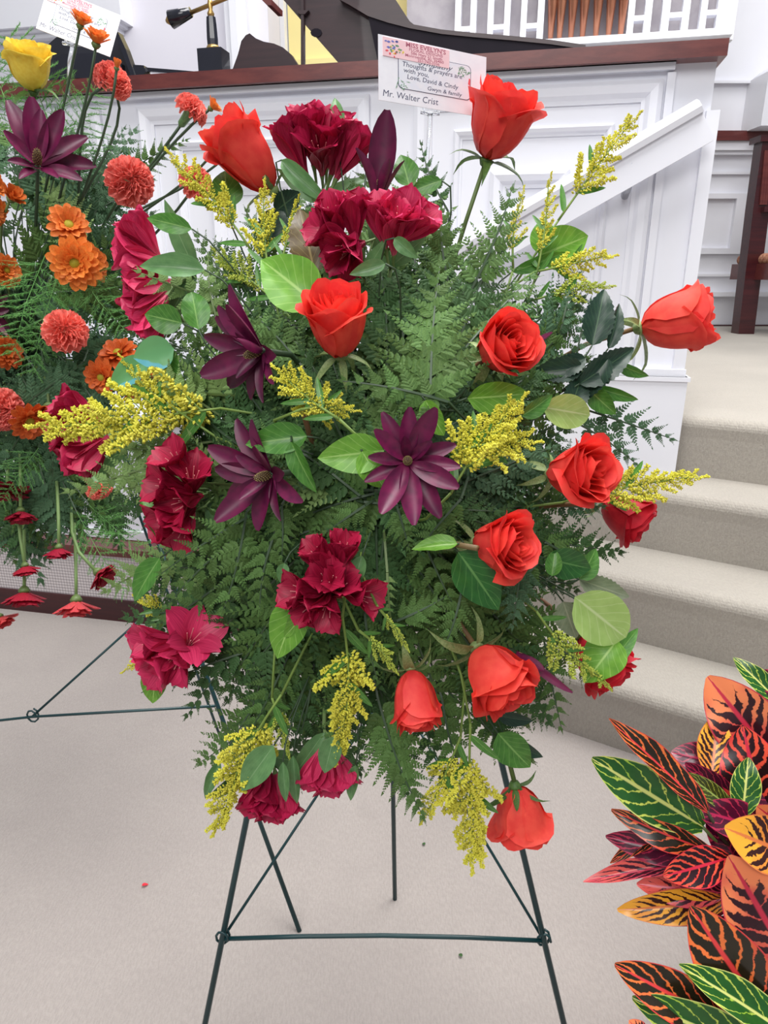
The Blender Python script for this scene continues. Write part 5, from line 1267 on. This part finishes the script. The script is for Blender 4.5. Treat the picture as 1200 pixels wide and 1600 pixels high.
for lb, bx, by, tx, ty, w in (('feathery fern fan in front of the yellow rose', 90, 230, 10, 50, 1.2), ('feathery fern tuft below the tilted card', 90, 260, 150, 130, 1.3), ('wispy feathery fern left of the yellow rose', 20, 220, -20, 80, 1.2),
    ('feathery fern wisps left of the middle carnation', 70, 400, 20, 560, 1.1), ('feathery fern tuft right of the middle carnation', 120, 420, 200, 520, 1.3), ('feathery fern spray between carnation and edge', 90, 430, 50, 590, .9),
    ('feathery fern wisp hanging by the tilting red mum', 120, 800, 200, 930, .8), ('feathery fern wisp at the lower left edge', 60, 700, 0, 790, 1.0), ('feathery fern wisp hanging above the kneeler', 140, 790, 250, 880, .8)):
    feather(lb, bx, by, tx, ty, dl(bx, by)-.02, w)
def fl_(label, bx, by, tx, ty, w, mk, dz=.03, group=None, roll=0.0):
    d = dl((bx+tx)/2, (by+ty)/2)+dz
    frond(P(bx, by, d), P(tx, ty, d+.02), w*d/F, mk, label, group, None, .1, roll, root=FOAM2)
fl_('pale fern frond arching under the purple bloom', 130, 390, 60, 270, 110, 'fernlight', .0)
fl_('fern frond with open leaflets right of the stalked mums', 170, 290, 300, 215, 80, 'fern', .02)
fl_('fern frond above the first coral carnation', 130, 320, 200, 190, 80, 'fernteal', .03)
fl_('dark fern frond below the middle carnation', 30, 640, 130, 570, 120, 'fernteal', .0)
fl_('blue green fern frond hanging in front of the kneeler', 60, 720, 100, 850, 150, 'fernteal', .0)
fl_('blue green fern frond right of the hanging one', 90, 740, 130, 870, 110, 'fernteal', .02)
fl_('dark fern frond hanging near the white wall', 160, 760, 190, 860, 120, 'ferndark', .06)
fl_('fern frond pointing right above the kneeler', 40, 830, 82, 880, 70, 'fernteal', .04)
for k in range(80):
    a = rng.uniform(0, 6.283); R = math.sqrt(rng.random())
    bx, by = 20+150*R*math.cos(a), 500-270*R*math.sin(a)
    a2 = math.atan2(500-by, bx-20)+rng.uniform(-.7, .7); ln = rng.uniform(120, 190)
    tx, ty = bx+math.cos(a2)*ln, by-math.sin(a2)*ln
    if tx > 275: tx = 275
    if ty < 190: ty = 190+rng.uniform(0, 40)
    d = dl(bx, by)+.05+rng.uniform(0, .06)
    mk = rng.choice(['fernteal', 'ferndark', 'fernteal', 'fern'])
    frond(P(bx, by, d), P(tx, ty, d+.03), ln*.85*d/F, mk, 'dark blue green fern frond filling the mum arrangement at left', 'filler ferns of the mum arrangement', None, .1, rng.uniform(-.5, .5), 7, root=FOAM2)

for k in range(22):
    bx, by = rng.uniform(-20, 150), rng.uniform(560, 720); a2 = math.radians(rng.uniform(200, 340)); ln = rng.uniform(100, 150)
    tx, ty = bx+math.cos(a2)*ln*.8, min(855, by-math.sin(a2)*ln); d = dl(bx, by)+rng.uniform(.0, .05)
    frond(P(bx, by, d), P(tx, ty, d+.02), ln*.85*d/F, rng.choice(['fernteal', 'fernteal', 'ferndark']), 'blue green fern frond hanging low in the mum arrangement', 'low hanging ferns of the mum arrangement', None, .1, rng.uniform(-.4, .4), 7, root=FOAM2)

# ------------------------------------------------------------------ croton plant
pot_c = Vector((.64, .56, 0))
cr_t = thing('croton_plant', 'croton plant with red, orange and green veined leaves', 'plant', T4(pot_c))
link('pot', MB().lathe([(.07, 0), (.075, .01), (.10, .17), (.108, .18), (.108, .20), (.09, .20), (.085, .165)], 24).mesh('pot', M['pot'], True), cr_t)
link('soil', MB().lathe([(.088, .165), (.05, .172), (.01, .175)], 20).mesh('soil', M['soil']), cr_t)
CI = T4(-pot_c)
hubs = [P(1150, 1335, .90), P(1235, 1480, .86), P(1225, 1180, .98), P(1210, 1640, .84)]
for h in hubs:
    link('branch', MB().tube([Vector((0, 0, .16)), (h-pot_c)*.5+Vector((0, 0, .10)), h-pot_c], [.008, .0065, .004], 7).mesh('branch', M['bark'], True), cr_t)
CRL = [
 ('green', 1098, 1292, 933, 1190, 78, .88, 0, .0, .12), ('dark', 1105, 1268, 956, 1122, 44, .87, .02, .5, .05), ('orange', 1215, 1195, 1108, 1060, 100, .95, .02, .0, .08),
 ('yellow', 1112, 1215, 1122, 1116, 52, .95, .02, .1, .1), ('red', 1195, 1285, 1160, 1137, 96, .92, .02, -.1, .08), ('crimson', 1135, 1195, 1050, 1174, 48, .97, .02, .2, .1),
 ('crimson', 1150, 1250, 1072, 1196, 40, .94, .01, -.3, .1), ('olive', 1146, 1266, 1072, 1208, 30, .89, 0, .2, .05), ('green', 1112, 1262, 1070, 1222, 24, .90, 0, .5, .1), ('green', 1160, 1275, 1170, 1184, 44, .885, .01, .1, .05),
 ('crimson', 1205, 1300, 1098, 1264, 62, .88, -.01, .2, .18), ('crimson', 1150, 1345, 1110, 1270, 50, .89, .0, .3, .1), ('green', 1225, 1105, 1150, 1027, 36, .99, .02, .4, .1), ('crimson', 1230, 1070, 1180, 1052, 30, 1.0, .02, .2, .1), ('crimson', 1230, 1110, 1176, 1082, 30, .98, .02, .2, .1),
 ('yellow', 1245, 1340, 1136, 1294, 84, .85, -.01, .1, .05), ('orange', 1250, 1310, 1184, 1262, 60, .87, 0, -.3, .05), ('dark', 1112, 1330, 965, 1282, 44, .87, .0, -.4, .22), ('crimson', 1095, 1338, 955, 1312, 48, .88, .01, -.1, .25),
 ('dark', 1040, 1308, 948, 1335, 26, .89, .01, .5, .3), ('pink', 1085, 1350, 914, 1367, 32, .885, .0, .4, .15), ('red', 1140, 1340, 1042, 1370, 58, .86, -.02, -.2, .1), ('pink', 1130, 1395, 998, 1382, 52, .885, .01, .0, .1), ('crimson', 1150, 1390, 1090, 1370, 40, .89, .01, .3, .1),
 ('yellow', 1135, 1408, 969, 1425, 50, .88, 0, -.2, .1), ('crimson', 1150, 1400, 1044, 1452, 30, .89, 0, -.5, .15), ('orange', 1240, 1515, 1142, 1342, 118, .84, .0, .1, .05), ('dark', 1205, 1600, 1083, 1424, 108, .82, .0, -.05, .06), ('dark', 1135, 1600, 966, 1510, 72, .82, .01, .0, .08),
 ('crimson', 1160, 1600, 1015, 1548, 50, .84, .01, .1, .1), ('green', 1250, 1630, 1078, 1508, 62, .80, .0, .4, .12), ('green', 1200, 1650, 1006, 1575, 76, .80, .0, -.2, .2), ('crimson', 1180, 1470, 1110, 1440, 40, .88, 0, .2, .1), ('red', 1260, 1420, 1180, 1330, 60, .87, 0, -.2, .1), ('pink', 1260, 1560, 1170, 1440, 70, .86, 0, .2, .1), ('crimson', 1250, 1270, 1175, 1230, 56, .92, 0, .2, .1), ('orange', 1010, 1625, 985, 1596, 30, .80, 0, .2, .1)]
for i, (mk, bx, by, tx, ty, w, d, dd, roll, bend) in enumerate(CRL):
    a, b = P(bx, by, d), P(tx, ty, d+dd); L = (b-a).length
    me = LM('croton_%.2f' % bend, CR[mk], o_croton, nu=9, nv=14, bend=bend, fold=.14, wave=.015, wavn=2)
    mm = CI @ frame(a, b-a, CAMPOS-a) @ R4(roll, 'Y') @ S4(w*d/F/.5, L, L)
    link('leaf', me, cr_t, mm)
    h = min(hubs, key=lambda q: (q-a).length)
    if (h-a).length > .01: link('petiole', MB().tube([h-pot_c, (h+a)*.5-pot_c-Vector((0, 0, .006)), a-pot_c], [.003, .0026, .0022], 6).mesh('petiole', M['bark' if i % 2 else 'stem'], True), cr_t)

# the side of the croton that lies beyond the picture's right edge
crr = random.Random(4); tones = ['red', 'orange', 'crimson', 'green', 'dark', 'yellow', 'pink']
for hi_, h in enumerate(hubs):
    for k in range(9):
        a0 = math.radians(-75+150*k/8)
        dv = Vector((math.cos(a0)*.9+.25, math.sin(a0), crr.uniform(.0, .7))).normalized(); L = crr.uniform(.09, .14)
        o_ = h-Vector((0, 0, .012*(k % 4)))+Vector((.012, 0, 0)); tip = o_+dv*L
        q = tip-CAMPOS; qo = o_-CAMPOS
        if min(600+F*q.x/q.dot(FWD), 600+F*qo.x/qo.dot(FWD)+40) < 1225: o_ = o_+Vector((.05, 0, 0))
        q = o_+dv*L-CAMPOS
        if 600+F*q.x/q.dot(FWD) < 1240: continue
        mm = CI @ frame(o_, dv, Vector((0, -.4, 1))) @ R4(crr.uniform(-.3, .3), 'Y') @ S4(L*.9, L, L)
        link('leaf', LM('croton_0.12', CR[tones[(k+hi_*2) % 7]], o_croton, nu=9, nv=14, bend=.12, fold=.14, wave=.015, wavn=2), cr_t, mm)
        link('petiole', MB().tube([h-pot_c, o_-pot_c], .0022, 6).mesh('petiole', M['bark'], True), cr_t)
# fallen bits on the carpet
q = onz(222, 1386)
tag(link('fallen_petal', leaf_mesh('fallen_petal', M['rosedeep'], o_ovate, bend=.2, fold=.2), None, T4(q+Vector((0, 0, .004))) @ R4(-1.2, 'Z') @ S4(.012)), 'tiny fallen red petal lying alone on the pale carpet', 'petal')
for (x, y, lb) in ((664, 1322, 'dark green leaf crumb on carpet right of the rear easel leg'), (722, 1497, 'dark green leaf crumb on carpet below the easel crossbar')):
    q = onz(x, y); tag(link('leaf_crumb', leaf_mesh('leaf_crumb', M['ferndark'], o_round, bend=.2, fold=.3), None, T4(q+Vector((0, 0, .003))) @ R4(.7, 'Z') @ S4(.008)), lb, 'leaf crumb')
